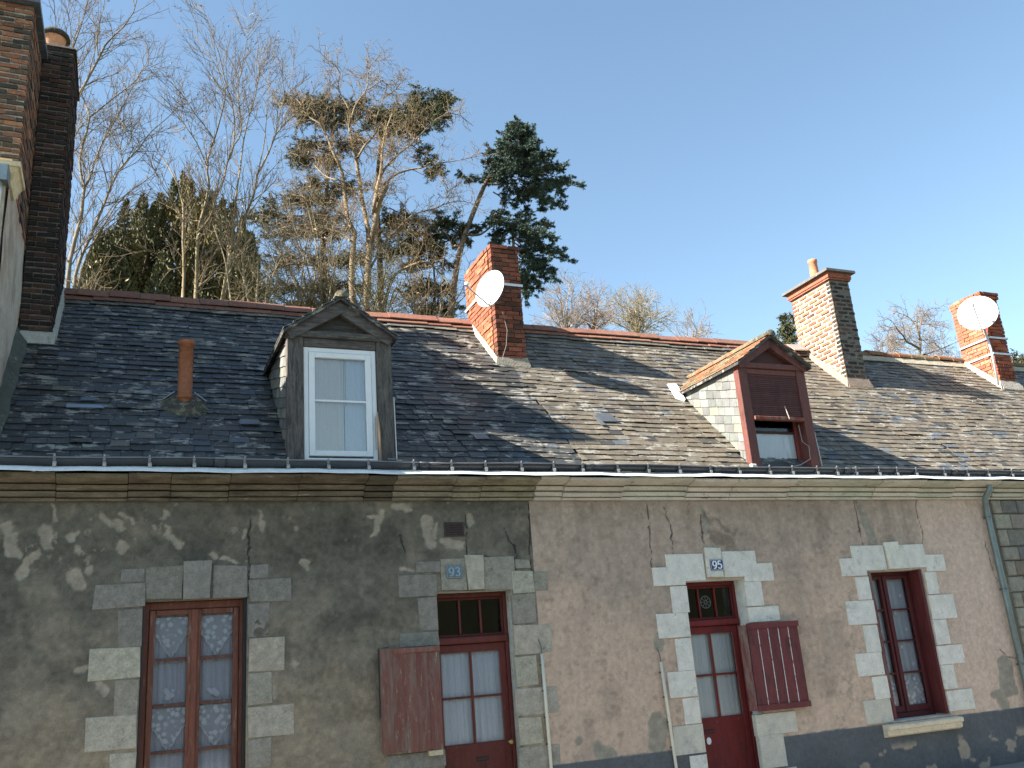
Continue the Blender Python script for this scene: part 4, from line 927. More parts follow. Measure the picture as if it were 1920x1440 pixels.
# ------------------------------------------------------------------ glazed doors with transom lights
def glazed_door(o, h, c, z_tr, z_glass, y, emblem=None, hinge_right=False, seed=0, m=None, curt=(.84,.86,.90)):
    a, b, z0, z1 = o; m = m or M['redwood']
    s = MB(); s.chbox((a+.003,y,z0),(a+.045,y+.09,z1-.004), .006, c); s.chbox((b-.045,y,z0),(b-.003,y+.09,z1-.004), .006, c)
    s.chbox((a+.045,y+.001,z1-.05),(b-.045,y+.09,z1-.004), .006, c); s.chbox((a+.02,y-.03,z_tr-.045),(b-.02,y+.085,z_tr+.03), .012, c)
    d = P_(s, 'door', m, h)
    # transom light in three panes
    l, r = a+.045, b-.045; tz0, tz1 = z_tr+.032, z1-.052
    s = frame_bars(MB(), l, r, tz0, tz1, .028, y+.02, y+.06, tuple(v*.7 for v in c)); sub(s, 'transom_frame', m, d)
    w = (r-l-.056)/3
    for i in range(3):
        pane(l+.028+i*w+(.008 if i else -.004), l+.028+(i+1)*w-(.008 if i < 2 else -.004), tz0+.024, tz1-.024, y+.04, d)
        if i: sub(MB().chbox((l+.028+i*w-.011,y+.012,tz0+.028),(l+.028+i*w+.011,y+.06,tz1-.028), .003, c), 'glazing_bar', m, d)
    # leaf
    lz1 = z_tr-.05; zl0 = z0+.02; yl = y+.02; stile = .075 if not hinge_right else .06
    s = MB(); s.chbox((l+.003,yl,zl0),(l+stile*.45,yl+.045,lz1), .004, c); s.chbox((r-stile,yl,zl0),(r-.003,yl+.045,lz1), .004, c)
    s.chbox((l+stile*.45,yl+.001,lz1-.085),(r-stile,yl+.045,lz1), .004, c); s.chbox((l+stile*.45,yl+.001,zl0),(r-stile,yl+.045,z_glass), .004, tuple(v*.92 for v in c))
    leaf = sub(s, 'leaf', m, d)
    g0, g1 = l+stile*.45, r-stile; gz0, gz1 = z_glass, lz1-.085; xm = (g0+g1)/2; zm = (gz0+gz1)/2
    lt = tuple(min(.6, v*1.6+.08) for v in c)
    sub(MB().chbox((xm-.011,yl+.004,gz0),(xm+.011,yl+.04,gz1), .003, c), 'glazing_bar', m, d)
    sub(MB().chbox((g0,yl+.006,zm-.012),(xm-.0115,yl+.04,zm+.012), .003, c), 'glazing_bar', m, d)
    sub(MB().chbox((xm+.0115,yl+.006,zm-.012),(g1,yl+.04,zm+.012), .003, c), 'glazing_bar', m, d)
    for i in range(2):
        for j in range(2):
            pane(g0-.004 if i == 0 else xm+.010, xm-.010 if i == 0 else g1+.004, gz0-.003 if j == 0 else zm+.011, zm-.011 if j == 0 else gz1+.003, yl+.025, d)
    s = frame_bars(MB(), g0+.001, xm-.0125, gz0+.001, gz1-.001, .006, yl+.012, yl+.02, lt); s = frame_bars(s, xm+.0125, g1-.001, gz0+.001, gz1-.001, .006, yl+.012, yl+.02, lt)
    sub(s, 'glazing_bead', M['flaked'], d)
    curtain(g0-.03, xm+.03, gz0-.05, gz1+.04, yl+.062, curt, M['thick'], d, 5, .012, seed=seed)
    curtain(xm-.02, g1+.03, gz0-.05, gz1+.04, yl+.07, curt, M['thick'], d, 6, .013, seed=seed+1)
    return d, leaf, (l, r, zl0, lz1, yl)
red_a = col(102,50,42,1.0); red_b = col(112,38,36,1.0)
ztr = at_y(888,1197)[2]; zgl = at_y(900,1393,.2)[2]
dra, lfa, inf = glazed_door(DOOR_A, house_a, red_a, ztr, zgl, .20, seed=20)
l, r, zl0, lz1, yl = inf
o = MB(); o.tube([(r-.035,yl-.001,zgl-.02),(r-.035,yl-.05,zgl-.02)], .010, 8, (.5,.36,.1)); o.tube([(r-.035,yl-.05,zgl-.02),(r-.035,yl-.075,zgl-.02),(r-.035,yl-.085,zgl-.02)], [.012,.024,.012], 10, (.5,.36,.1)); sub(o, 'door_knob', M['enamel'], dra)
sub(MB().chbox(((l+r)/2-.02,yl-.008,zgl-.185),((l+r)/2+.12,yl+.002,zgl-.145), .004, (.04,.025,.02)), 'letter_slot', M['paint'], dra)
zgl2 = at_y(1345,1345,.2)[2]; ztr2 = at_y(1335,1165)[2]
drb, lfb, inf = glazed_door(DOOR_B, house_b, red_b, ztr2, zgl2, .20, seed=30, curt=(.86,.86,.84))
l, r, zl0, lz1, yl = inf
o = MB().lathe((0,0,0), [(0.0,.012),(.02,.012),(.034,.006),(.034,0)], 14, (.8,.79,.75)); px_ = l+.16; pz_ = zgl2-.26
o.v = [(px_+v[0], yl-v[2]-.001, pz_+v[1]*1.25) for v in o.v]; sub(o, 'lock_plate', M['enamel'], drb)
sub(MB().chbox((l+.05,yl-.012,zgl2-.17),(l+.26,yl+.001,zgl2-.135), .004, (.05,.02,.02)), 'letter_slot', M['paint'], drb)
# wheel-shaped emblem hanging in the transom
cx_ = DOOR_B[0]+.045+.028+ (DOOR_B[1]-DOOR_B[0]-.146)*.5; cz_ = (ztr2+DOOR_B[3])/2; o = MB(); R0 = .075
o.tube([(cx_+R0*math.cos(6.283*i/24), .255, cz_+R0*math.sin(6.283*i/24)) for i in range(25)], .006, 6, (.36,.38,.34), False)
o.tube([(cx_+.02*math.cos(6.283*i/12), .255, cz_+.02*math.sin(6.283*i/12)) for i in range(13)], .005, 6, (.36,.38,.34), False)
for i in range(8): o.tube([(cx_+.02*math.cos(.785*i), .255, cz_+.02*math.sin(.785*i)), (cx_+R0*math.cos(.785*i), .255, cz_+R0*math.sin(.785*i))], .0045, 5, (.36,.38,.34))
sub(o, 'wheel_ornament', M['paint'], drb)

# ------------------------------------------------------------------ right window with folded dark red shutter
a, b, z0, z1 = WIN_R; y0 = .24; cr = col(86,38,38,1.0)
wr = P_(frame_bars(MB(), a+.003, b-.003, z0+.003, z1-.004, .05, y0, y0+.07, cr, .07, .05), 'window', M['redwood'], house_b)
xm = (a+b)/2-.02
for k, (l, r) in enumerate(((a+.055, xm-.02), (xm+.02, b-.055))):
    s = frame_bars(MB(), l, r, z0+.075, z1-.056, .045, y0-.01, y0+.045, cr, .08, .045); sub(s, 'casement', M['redwood'], wr)
    g0, g1, gz0, gz1 = l+.045, r-.045, z0+.155, z1-.10; ph = (gz1-gz0)/4
    for i in range(4):
        pane(g0-.003, g1+.003, gz0+i*ph+(.011 if i else 0), gz0+(i+1)*ph-(.011 if i < 3 else 0), y0+.02, wr)
        if i: sub(MB().chbox((g0,y0+.0,gz0+i*ph-.012),(g1,y0+.035,gz0+i*ph+.012), .003, jit(cr,.1)), 'glazing_bar', M['redwood'], wr)
    curtain(g0-.03, g1+.03, gz0-.03, gz1+.03, y0+.075, (.74,.75,.80), M['net'], wr, 4, .010, 'net_curtain', seed=40+k)
    Vv = []; n_ = 13
    for j in range(n_):
        t = j/(n_-1); Vv += [(g0+(g1-g0)*t, y0+.05, gz0-.02), (g0+(g1-g0)*t, y0+.05, gz0+ph*(.62+.28*abs(math.sin(t*7))))]
    np_mesh('lace_panel', Vv, [(2*j,2*j+2,2*j+3,2*j+1) for j in range(n_-1)], M['lace'], wr, flat_col=(.74,.75,.80))
    for i in range(5):
        random.seed(800+i+k*9); o = MB(); cx2 = g0+(g1-g0)*(.3 if i % 2 else .72); cz2 = gz0+ph*(1.25+i*.55); o.add([(cx2+.024*math.cos(6.28*q/10), y0+.045, cz2+.024*math.sin(6.28*q/10)) for q in range(10)], [tuple(range(10))[::-1]], (.86,.86,.88)); sub(o, 'embroidered_dot', M['thick'], wr)
sub(MB().chbox((xm-.019,y0-.03,z0+.075),(xm+.019,y0-.0105,z1-.056), .006, cr), 'meeting_stile', M['redwood'], wr)
s = MB(); s.hexa([(b-.05,.01,z0+.02),(b-.006,.01,z0+.02),(b-.006,y0-.012,z0+.02),(b-.03,y0-.012,z0+.02),(b-.05,.01,z1-.01),(b-.006,.01,z1-.01),(b-.006,y0-.012,z1-.01),(b-.03,y0-.012,z1-.01)], col(96,42,40,1.0)); sub(s, 'folded_shutter', M['redwood'], wr)
s = MB(); s.box((a+.004,-.012,z0+.02),(a+.05,.12,z1-.01), col(104,56,58,1.0)); sub(s, 'folded_shutter', M['flaked'], wr)
# sill
zt = at_y(1735,1352,-.08)[2]; sx0 = at_y(1664,1372,-.08)[0]; sx1 = at_y(1803,1352,-.08)[0]
s = MB().prism([(sx0,.1,zt-.145),(sx0,-.05,zt-.145),(sx0,-.085,zt-.125),(sx0,-.09,zt-.065),(sx0,-.12,zt-.055),(sx0,-.125,zt-.015),(sx0,-.11,zt-.0),(sx0,.1,zt+.02)][::-1], (sx1-sx0,0,0), col(204,190,164,1.2)); P_(s, 'sill', M['white_stone'], house_b)

# ------------------------------------------------------------------ shutters on the doors
M['flake_white'] = pmat('flaking_white', .8, .2, 12, .1, 40, .2, spots=[(col(110,52,50), 30, .55, .62, (1,1,.5))])
def shutter(x0, x1, z0, z1, yh, yo, nb, c, h, m, ledge=True, hinge='r', white_gap=False, rails=True):
    """planked leaf; yh = depth at hinge side, yo = depth at the free side"""
    s = MB(); t = .022
    yA, yB = (yo, yh) if hinge == 'r' else (yh, yo)
    yy = lambda x: yA+(yB-yA)*(x-x0)/(x1-x0)
    core = None; w = (x1-x0)/nb
    def slab(xa, xb, za, zb_, off, th, cc):
        return MB().hexa([(xa,yy(xa)-off,za),(xb,yy(xb)-off,za),(xb,yy(xb)-off+th,za),(xa,yy(xa)-off+th,za),(xa,yy(xa)-off,zb_),(xb,yy(xb)-off,zb_),(xb,yy(xb)-off+th,zb_),(xa,yy(xa)-off+th,zb_)], cc)
    core = P_(slab(x0+.01, x1-.01, z0+.02, z1-.02, -.002, .008, (.62,.60,.56) if white_gap else (.05,.035,.03)), 'shutter', M['paint'], h)
    for i in range(nb):
        g_ = .001
        sub(slab(x0+i*w+g_, x0+(i+1)*w-g_, z0+random.uniform(-.012,.012)*(0 if white_gap else 1), z1, t, .0205, jit(c,.12)), 'board', m, core)
    if white_gap:
        for i in range(1, nb): sub(slab(x0+i*w-.0045, x0+i*w+.0045, z0+.05, z1-.06, t+.004, .0035, (.62,.60,.56)), 'joint_strip', M['flake_white'], core)
    if rails:
        for za in (z0-.012, z1-.055): sub(slab(x0-.012, x1+.012, za, za+.07, t+.016, .0155, jit(c,.08)), 'rail', m, core)
    return core
random.seed(71)
p0 = at_y(713,1300,-.07); p1 = at_y(826,1300,-.04); zt = at_y(768,1215,-.06)[2]; zb_ = at_y(775,1408,-.06)[2]
sa = shutter(p0[0], p1[0], zb_, zt, -.045, -.085, 5, col(122,80,70,1.0), house_a, M['flaked'], rails=False)
sub(MB().tube([(p0[0]-.012,-.09,zb_+.35),(p0[0]-.012,-.09,zt+.015),(p0[0]+.1,-.088,zt+.018)], .007, 5, (.03,.028,.026)), 'iron_edge', M['paint'], sa)
sub(MB().chbox((p0[0]-.0,-.098,zt-.05),(p1[0],-.07,zt+.003), .004, col(132,82,72,1.05)), 'rail', M['flaked'], sa)
sub(MB().chbox((p1[0]-.16,-.06,zb_-.07),(p1[0]-.005,-.02,zb_-.005), .006, col(190,180,150)), 'wood_block', M['stone'], house_a) if False else P_(MB().chbox((p1[0]-.16,-.06,zb_-.07),(p1[0]-.005,.0,zb_-.014), .006, col(190,178,148)), 'wedge_block', M['stone'], house_a)
q0 = at_y(1411,1250,-.05); q1 = at_y(1506,1250,-.06); zt = at_y(1455,1168,-.05)[2]; zb_ = at_y(1465,1328,-.05)[2]
sb = shutter(q0[0], q1[0], zb_, zt, -.03, -.05, 5, col(106,52,51,1.0), house_b, M['redwood'], hinge='l', white_gap=True)
q2 = at_y(1397,1250,-.02)
sb2 = shutter(q2[0], q0[0]-.016, zb_, zt, .02, -.04, 1, col(108,56,54,1.0), house_b, M['flaked'], hinge='l', rails=False)

# ------------------------------------------------------------------ iron vent plate
c0 = fz(crop7(460,335)); c1 = fz(crop7(553,398))
vpt = P_(MB().chbox((c0[0],-.012,c1[1]),(c1[0],.03,c0[1]), .004, (.07,.05,.045)), 'vent_plate', M['clay'], house_a)
for i in range(5):
    zz = c1[1]+.03+i*(c0[1]-c1[1]-.06)/4; sub(MB().hexa([(c0[0]+.02,-.024,zz-.004),(c1[0]-.02,-.024,zz-.004),(c1[0]-.02,-.011,zz+.004),(c0[0]+.02,-.011,zz+.004),(c0[0]+.02,-.024,zz),(c1[0]-.02,-.024,zz),(c1[0]-.02,-.011,zz+.012),(c0[0]+.02,-.011,zz+.012)], (.08,.055,.05)), 'louvre', M['clay'], vpt)

# ------------------------------------------------------------------ number plates
def digits(mb, txt, x0, z0, w, h, y, c, th):
    """serif-like figures drawn as swept strokes"""
    G = {'9': [[(.82,.62),(.78,.45),(.5,.36),(.22,.48),(.16,.70),(.26,.92),(.5,1.0),(.76,.92),(.86,.66),(.80,.32),(.62,.08),(.36,.0),(.2,.08)]],
         '5': [[(.80,1.0),(.30,1.0),(.24,.56),(.44,.64),(.70,.58),(.84,.34),(.72,.08),(.44,.0),(.22,.06),(.16,.18)]],
         '3': [[(.18,.84),(.34,1.0),(.62,1.0),(.80,.84),(.72,.62),(.46,.54),(.74,.44),(.86,.24),(.70,.03),(.40,.0),(.16,.14)]]}
    for i, ch in enumerate(txt):
        for st_ in G[ch]:
            pts = np.array([(x0+(i+.0)*w*1.08+px_*w, z0+pz_*h) for px_, pz_ in st_])
            # Catmull-Rom through the points
            P4 = np.vstack([2*pts[0]-pts[1], pts, 2*pts[-1]-pts[-2]]); cur = []
            for k in range(1, len(P4)-2):
                for t in np.linspace(0, 1, 5, endpoint=False):
                    p_0, p_1, p_2, p_3 = P4[k-1:k+3]
                    cur.append(.5*((2*p_1)+(-p_0+p_2)*t+(2*p_0-5*p_1+4*p_2-p_3)*t*t+(-p_0+3*p_1-3*p_2+p_3)*t**3))
            cur.append(pts[-1]); cur = np.array(cur); L = []; Rr = []
            for k in range(len(cur)):
                d = cur[min(k+1, len(cur)-1)]-cur[max(k-1, 0)]; d /= max(1e-9, np.linalg.norm(d)); n_ = np.array([-d[1], d[0]])
                ww = th*(.62+.55*abs(d[1]))
                L.append(cur[k]+n_*ww); Rr.append(cur[k]-n_*ww)
            n0 = len(cur); V_ = [(p[0],y-kk*.0001,p[1]) for kk, p in enumerate(L)]+[(p[0],y-kk*.0001,p[1]) for kk, p in enumerate(Rr)]
            mb.add(V_, [(k, n0+k, n0+k+1, k+1) for k in range(n0-1)], c)
    return mb
def plate(crop, x0, y0, x1, y1, txt, bg, fg, label, proud):
    a = fz(crop(x0, y1)); b = fz(crop(x1, y0)); w = b[0]-a[0]; h = b[1]-a[1]
    o = thing('house_number_plate', label, 'number plate', (a[0], -proud, a[1]), 'house number plates')
    X0, Z0 = 0, 0
    MB().chbox((X0,-.008,Z0),(X0+w,-.0005,Z0+h), .003, bg).build('plate', M['enamel'], o)
    f = MB(); t = .0045; e = .006; y = -.0095
    for r_ in (((e,e),(w-e,e+t)),((e,h-e-t),(w-e,h-e)),((e,e+t),(e+t,h-e-t)),((w-e-t,e+t),(w-e,h-e-t))):
        f.add([(r_[0][0],y,r_[0][1]),(r_[1][0],y,r_[0][1]),(r_[1][0],y,r_[1][1]),(r_[0][0],y,r_[1][1])], [(0,1,2,3)], fg)
    f.build('border', M['enamel'], o)
    dw = w*.36; digits(MB(), txt, w*.12, h*.18, dw, h*.64, -.0098, fg, w*.048).build('figures', M['enamel'], o)
    return o
plate(crop8, 360, 502, 412, 554, '95', (.012,.018,.13), (.78,.78,.76), 'blue enamel number plate reading 95 on white keystone', .037)
plate(crop7, 471, 529, 540, 588, '93', (.13,.145,.15), (.22,.33,.40), 'faded grey number plate reading 93 on grey lintel', .019)

# ------------------------------------------------------------------ gutter with its brackets, drainpipe
GZ = at_y(900,870,-.24)[2]; GR = .066; GY = -.222
def sag(x): return .006*math.sin(x*1.35+.4)+.004*math.sin(x*3.3)
def half_pipe(x0, x1, r, t, c, n=12):
    mb = MB(); V = []; K = max(2, int((x1-x0)/.25)+1); xs_ = np.linspace(x0, x1, K); k = n+1
    for rr in (r, r-t):
        for x in xs_:
            for i in range(k):
                a = math.pi*i/n; V.append((x, GY-math.cos(a)*rr, GZ-math.sin(a)*rr+sag(x)))
    o = K*k
    F = [(j*k+i, (j+1)*k+i, (j+1)*k+i+1, j*k+i+1) for j in range(K-1) for i in range(n)]+[(o+j*k+i, o+j*k+i+1, o+(j+1)*k+i+1, o+(j+1)*k+i) for j in range(K-1) for i in range(n)]
    F += [(j*k, o+j*k, o+(j+1)*k, (j+1)*k) for j in range(K-1)]+[(j*k+n, (j+1)*k+n, o+(j+1)*k+n, o+j*k+n) for j in range(K-1)]
    F += [(i,i+1,o+i+1,o+i) for i in range(n)]+[((K-1)*k+i,o+(K-1)*k+i,o+(K-1)*k+i+1,(K-1)*k+i+1) for i in range(n)]
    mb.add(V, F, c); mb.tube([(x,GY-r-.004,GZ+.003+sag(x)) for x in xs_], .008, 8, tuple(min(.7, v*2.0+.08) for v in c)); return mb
gut = thing('gutter', 'long dark half round metal gutter running along the eaves', 'gutter', (XA0,GY,GZ))
def G_(mb, name, m, smooth=False): return par(mb.build(name, m, None, smooth), gut)
joints = [XA0+.01, .9, 3.1, 5.2, 7.05, 9.2, 11.2, 13.3, 15.4, 17.5, XC1]
random.seed(81)
for i, (x0, x1) in enumerate(zip(joints[:-1], joints[1:])):
    cg = (.060,.062,.066) if x0 < 3 else (.028,.030,.036)
    ch_ = G_(half_pipe(x0, x1-.004, GR, .004, jit(cg,.1)), 'channel', M['gutter'], True)
    if i: G_(half_pipe(x0-.06, x0+.05, GR+.005, .004, tuple(v*1.25 for v in cg)), 'joint_sleeve', M['gutter'], True)
BR = [101.7,195.7,278.7,362,459.7,541,616.7,692,774.7,847,909,979,1037.7,1092.7,1156.8,1215,1274,1330.7,1384,1443,1485,1529.7,1567.8,1604,1645.5,1678.8,1715.6,1768.5,1812,1849.7,1893.7]
bxs = [at_y(px_, 875, GY-GR)[0] for px_ in BR]; bxs += [bxs[-1]+.62*i for i in range(1, 10)]
for x in bxs:
    o = MB(); w = .013; R1 = GR+.010; R2 = GR+.003; prev = None; n = 9; V = []
    x += random.uniform(-.01,.01)
    pts = []
    for i in range(n+1):
        a = math.radians(-12)+math.pi*1.03*i/n; pts.append((GY-math.cos(a)*R1, GZ-math.sin(a)*R1, GY-math.cos(a)*R2, GZ-math.sin(a)*R2))
    for (ya, za_, yb, zb2) in pts: V += [(x-w,ya,za_),(x+w,ya,za_),(x+w,yb,zb2),(x-w,yb,zb2)]
    F = []
    for i in range(n):
        for q in range(4): F.append((4*i+q, 4*i+(q+1)%4, 4*i+4+(q+1)%4, 4*i+4+q))
    o.add(V, F, (.24,.235,.23))
    # foot of the bracket down to the cornice: a bright curved strap under the channel
    fx = x+.004
    ft = [(fx,GY-GR*1.0,GZ-GR*.62),(fx,GY-GR*1.28,GZ-GR*.95),(fx,GY-GR*1.22,GZ-GR*1.35),(fx,GY-GR*.75,GZ-GR*1.75)]
    for p_, q_ in zip(ft[:-1], ft[1:]):
        o.hexa([(p_[0]-w*1.3,p_[1]-.003,p_[2]),(p_[0]+w*1.3,p_[1]-.003,p_[2]),(p_[0]+w*1.3,p_[1]+.004,p_[2]),(p_[0]-w*1.3,p_[1]+.004,p_[2]),(q_[0]-w*1.3,q_[1]-.003,q_[2]),(q_[0]+w*1.3,q_[1]-.003,q_[2]),(q_[0]+w*1.3,q_[1]+.004,q_[2]),(q_[0]-w*1.3,q_[1]+.004,q_[2])], (.42,.41,.40))
    o.tube([(x-.0,GY-GR-.012,GZ+.012),(x+.0,GY-GR-.012,GZ+.03)], .007, 6, (.3,.29,.28))
    G_(o, 'bracket', M['zinc'])
dxp = at_y(1850, 905, -.2)[0]
dp = thing('drainpipe', 'weathered grey green drainpipe with an offset bend below the gutter', 'drainpipe', (dxp,-.07,-.02))
dpx = at_y(1850, 960, -.07)[0]
pts = [(dxp,GY,GZ-.06),(dxp,GY,GZ-.14),(dxp+.005,GY+.0,GZ-.20),(dxp-.01,-.235,GZ-.27),(dxp-.05,-.15,GZ-.40),(dpx,-.075,GZ-.50),(dpx,-.072,GZ-.6),(dpx,-.072,2.2),(dpx+.005,-.072,-.02)]
par(MB().tube(pts, [.045,.043,.043,.045,.046,.045,.044,.044,.044], 14, (.17,.21,.20)).build('pipe', M['gutter'], None, True), dp)
for z_ in (3.35, 2.3, 1.25, .35): par(MB().tube([(dpx+.002,-.072,z_-.015),(dpx+.002,-.072,z_+.015)], .052, 14, (.14,.16,.155)).build('pipe_collar', M['zinc'], None, False), dp); par(MB().box((dpx-.008,-.06,z_-.012),(dpx+.012,.02,z_+.012),(.1,.1,.1)).build('pipe_bracket', M['zinc']), dp)

# ------------------------------------------------------------------ cream cable conduits
for (pt_, pb_, lab) in (((1016,1226),(1033.5,1440),'cream cable conduit on the wall beside stone jamb of door 93'), ((1239,1241),(1268,1440),'cream cable conduit with grey cement patches, left of white stones of door 95')):
    A = at_y(*pt_, -.03); Bq = at_y(*pb_, -.03); d = (Bq-A)/(A[2]-Bq[2]); E_ = A+d*(A[2]+.0)
    cd = thing('cable_conduit', lab, 'conduit', (E_[0], -.03, -.02), 'cable conduits')
    par(MB().tube([tuple(A), tuple((A+Bq)/2), tuple(Bq), tuple(E_)], .019, 10, (.66,.60,.47)).build('pipe', M['white'], None, True), cd)
    par(MB().tube([(A[0],A[1],A[2]+.001),(A[0]-.004,A[1],A[2]+.09),(A[0]-.02,A[1]+.03,A[2]+.17)], .006, 6, (.12,.12,.12)).build('cable', M['paint']), cd)
    for k in range(6):
        q = A+d*(.12+k*.28); par(MB().box((q[0]-.028,-.032,q[2]-.008),(q[0]-.016,.02,q[2]+.008),(.12,.11,.1)).build('clip', M['zinc']), cd)

# ------------------------------------------------------------------ satellite dishes
def dish(cen, nrm, rx, ry, label, arm_to, mast=None, back_to=None):
    nrm = np.array(nrm, float); nrm /= np.linalg.norm(nrm); up = np.array([0,0,1.]); u = np.cross(up, nrm); u /= np.linalg.norm(u); v = np.cross(nrm, u)
    o = thing('satellite_dish', label, 'satellite dish', tuple(back_to[-1] if back_to else cen), 'satellite dishes on chimneys')
    loc = np.array(o.location)
    V = []; F = []; nr, na = 8, 40
    for side in (0, 1):
        for i in range(nr+1):
            r = i/nr
            for j in range(na):
                a = 2*math.pi*j/na; p_ = cen+u*rx*r*math.cos(a)+v*ry*r*math.sin(a)-nrm*(.085*(1-r*r)+(.012 if side else 0)); V.append(p_-loc)
    m_ = (nr+1)*na
    for side in (0, 1):
        for i in range(nr):
            for j in range(na):
                q = (side*m_+i*na+j, side*m_+i*na+(j+1) % na, side*m_+(i+1)*na+(j+1) % na, side*m_+(i+1)*na+j)
                F.append(q[::-1] if side == 0 else q)
    for j in range(na): F.append((nr*na+j, m_+nr*na+j, m_+nr*na+(j+1) % na, nr*na+(j+1) % na))
    MB().add(V, F, (.62,.62,.61)).build('reflector', M['dish'], o, True)
    MB().tube([cen+u*rx*math.cos(6.2832*j/40)+v*ry*math.sin(6.2832*j/40)-nrm*.004-loc for j in range(41)], .008, 6, (.72,.72,.72), False).build('rim', M['dish'], o, True)
    foot = cen-v*ry*.97; head = cen+arm_to[0]*u+arm_to[1]*v+nrm*arm_to[2]
    MB().tube([foot-nrm*.05-loc, foot+nrm*.03-loc, head-loc], [.012,.012,.011], 8, (.35,.35,.36)).build('feed_arm', M['zinc'], o)
    a_ = head-loc; MB().tube([a_-nrm*.02+v*.02, a_-nrm*.06+v*.03, a_-nrm*.10+v*.04], [.030,.032,.018], 12, (.62,.62,.60)).build('receiver_head', M['paint'], o, True)
    MB().tube([cen-nrm*.09-loc]+[np.array(p_)-loc for p_ in back_to], [.02]*(1+len(back_to)), 8, (.32,.32,.33)).build('mounting_bracket', M['zinc'], o)
    if mast: MB().tube([np.array(p_)-loc for p_ in mast], .021, 10, (.62,.62,.62)).build('mast', M['zinc'], o, True)
    return o
n1 = np.array([-.90,-.42,.12])
c1 = at_y(918, 541, 1.74)
cable1 = [(C1[0]+.12,C1[2]-.02,c1[2]-.25),(C1[0]+.16,C1[2]-.05,c1[2]-.55),(C1[0]+.13,C1[2]-.04,c1[2]-.8),(C1[0]+.03,C1[2]-.06,c1[2]-1.05)]
sub(MB().tube(cable1, .004, 5, (.2,.19,.18)), 'cable', M['paint'], ch1)
dish(c1, n1, .285, .285, 'white satellite dish strapped to the orange brick chimney', (-.16, -.02, .36), None, [(c1[0]+.06,1.84,c1[2]),(C1[0]+.03,C1[2]-.031,c1[2])])
c2 = at_y(1833, 587, 2.05)
mb_ = at_y(1880, 722, 2.1); 
dish(c2, np.array([-.80,-.58,.06]), .36, .35, 'larger white satellite dish on a tall mast before the far brick chimney', (-.03, .04, .42), [at_y(1845,615,2.17),at_y(1858,655,2.17),at_y(1872,722,2.17)], [(c2[0]+.14,2.2,c2[2]-.02),(c2[0]+.15,C3[2]-.031,c2[2]-.05)])

# ------------------------------------------------------------------ tall neighbouring house with brick stacks
tall = thing('tall_house', 'tall neighbouring house with dark brick stacks and pale rendered gable', 'house', (-5,.7,0), None)
XW, YF, YW = -1.30, .68, -.02
pale = col(178,168,152,1.15)
zc = at_y(30,315,-.05)[2]
def paint_t(Yc, Z):
    n = fbm(Yc*1.8, Z*1.2, 401); n2 = fbm(Yc*6, Z*3, 405)
    c = np.broadcast_to(np.array(pale), Yc.shape+(3,)).copy(); c = mixc(c, sstep(.45,.7,n)*.6, col(140,120,100,1.1)); c = mixc(c, sstep(.55,.7,n2)*.5, col(118,112,100,1.1)); c = mixc(c, sstep(.5,.75,fbm(Yc*.8,Z*.8,409))*.5, col(150,98,74,1.1))
    return c*(.8+.4*n2)[..., None]
ny_, nz_ = 220, 260; gy = np.linspace(YW, 8.0, ny_); gz = np.linspace(0, zc, nz_); YY, ZZ = np.meshgrid(gy, gz)
Vt = np.stack([XW+(fbm(YY*2,ZZ*2,411)-.5)*.03, YY, ZZ], -1).reshape(-1,3); I = np.arange(ny_*nz_).reshape(nz_, ny_)
par(np_mesh('side_wall', Vt, np.stack([I[:-1,:-1],I[:-1,1:],I[1:,1:],I[1:,:-1]],-1).reshape(-1,4), M['plaster'], None, paint_t(YY, ZZ).reshape(-1,3), True), tall)
par(MB().box((-9,YW+.006,-.1),(XW-.02,8,zc), pale).build('wall', M['plaster']), tall)
# brick gable parapet above the cornice
def brick_block(x0, x1, y0, y1, z0, z1, faces, name, seed, cf, mort, single_faces, cap=150):
    random.seed(seed); base = par(MB().box((x0+.012,y0+.012,z0),(x1-.012,y1-.012,z1), mort).build(name, M['mortar']), tall); rest = MB(); k = 0; cnt = 0
    z = z1
    while z > z0+.05:
        for f in faces:
            L_ = (x1-x0) if f == 0 else (y1-y0); t = -(.11 if k % 2 else 0)
            while t < L_:
                a = max(t+.006, 0 if f == 0 else .105); b = min(t+.216, L_); t += .222
                if b-a < .03: continue
                p = .004+random.uniform(-.007,.008); zz0, zz1 = z-.052+random.uniform(-.006,.006), z-.004+random.uniform(-.004,.003)
                c = jit(cf(), .18)
                if f == 0: lo, hi = (x0+a,y0-p,zz0),(x0+b,y0+.1,zz1)
                else: lo, hi = (x1-.1,y0+a,zz0),(x1+p,y0+b,zz1)
                if f in single_faces and cnt < cap:
                    j = lambda: random.uniform(-.006,.006); (ax,ay,az),(bx,by,bz) = lo, hi
                    sub(MB().hexa([(ax,ay+j(),az+j()),(bx,ay+j(),az+j()),(bx,by,az),(ax,by,az),(ax,ay+j(),bz+j()),(bx,ay+j(),bz+j()),(bx,by,bz),(ax,by,bz)], c), 'brick', M['brick'], base); cnt += 1
                else: rest.box(lo, hi, c)
        z -= .071; k += 1
    stuff(sub(rest, 'brick_courses', M['brick'], base)); return base
tb = lambda: random.choice([col(134,92,70),col(116,84,68),col(94,79,68),col(76,68,62),col(108,90,76),col(146,104,80)])
tdk = lambda: random.choice([col(56,48,44),col(70,52,46),col(48,44,42),col(80,60,52),col(54,50,48)])
st1 = brick_block(-2.05, XW, YF, 2.6, zc-.05, 9.86, (0,1), 'parapet_stack', 91, tb, (.40,.37,.31), (0,), 140)
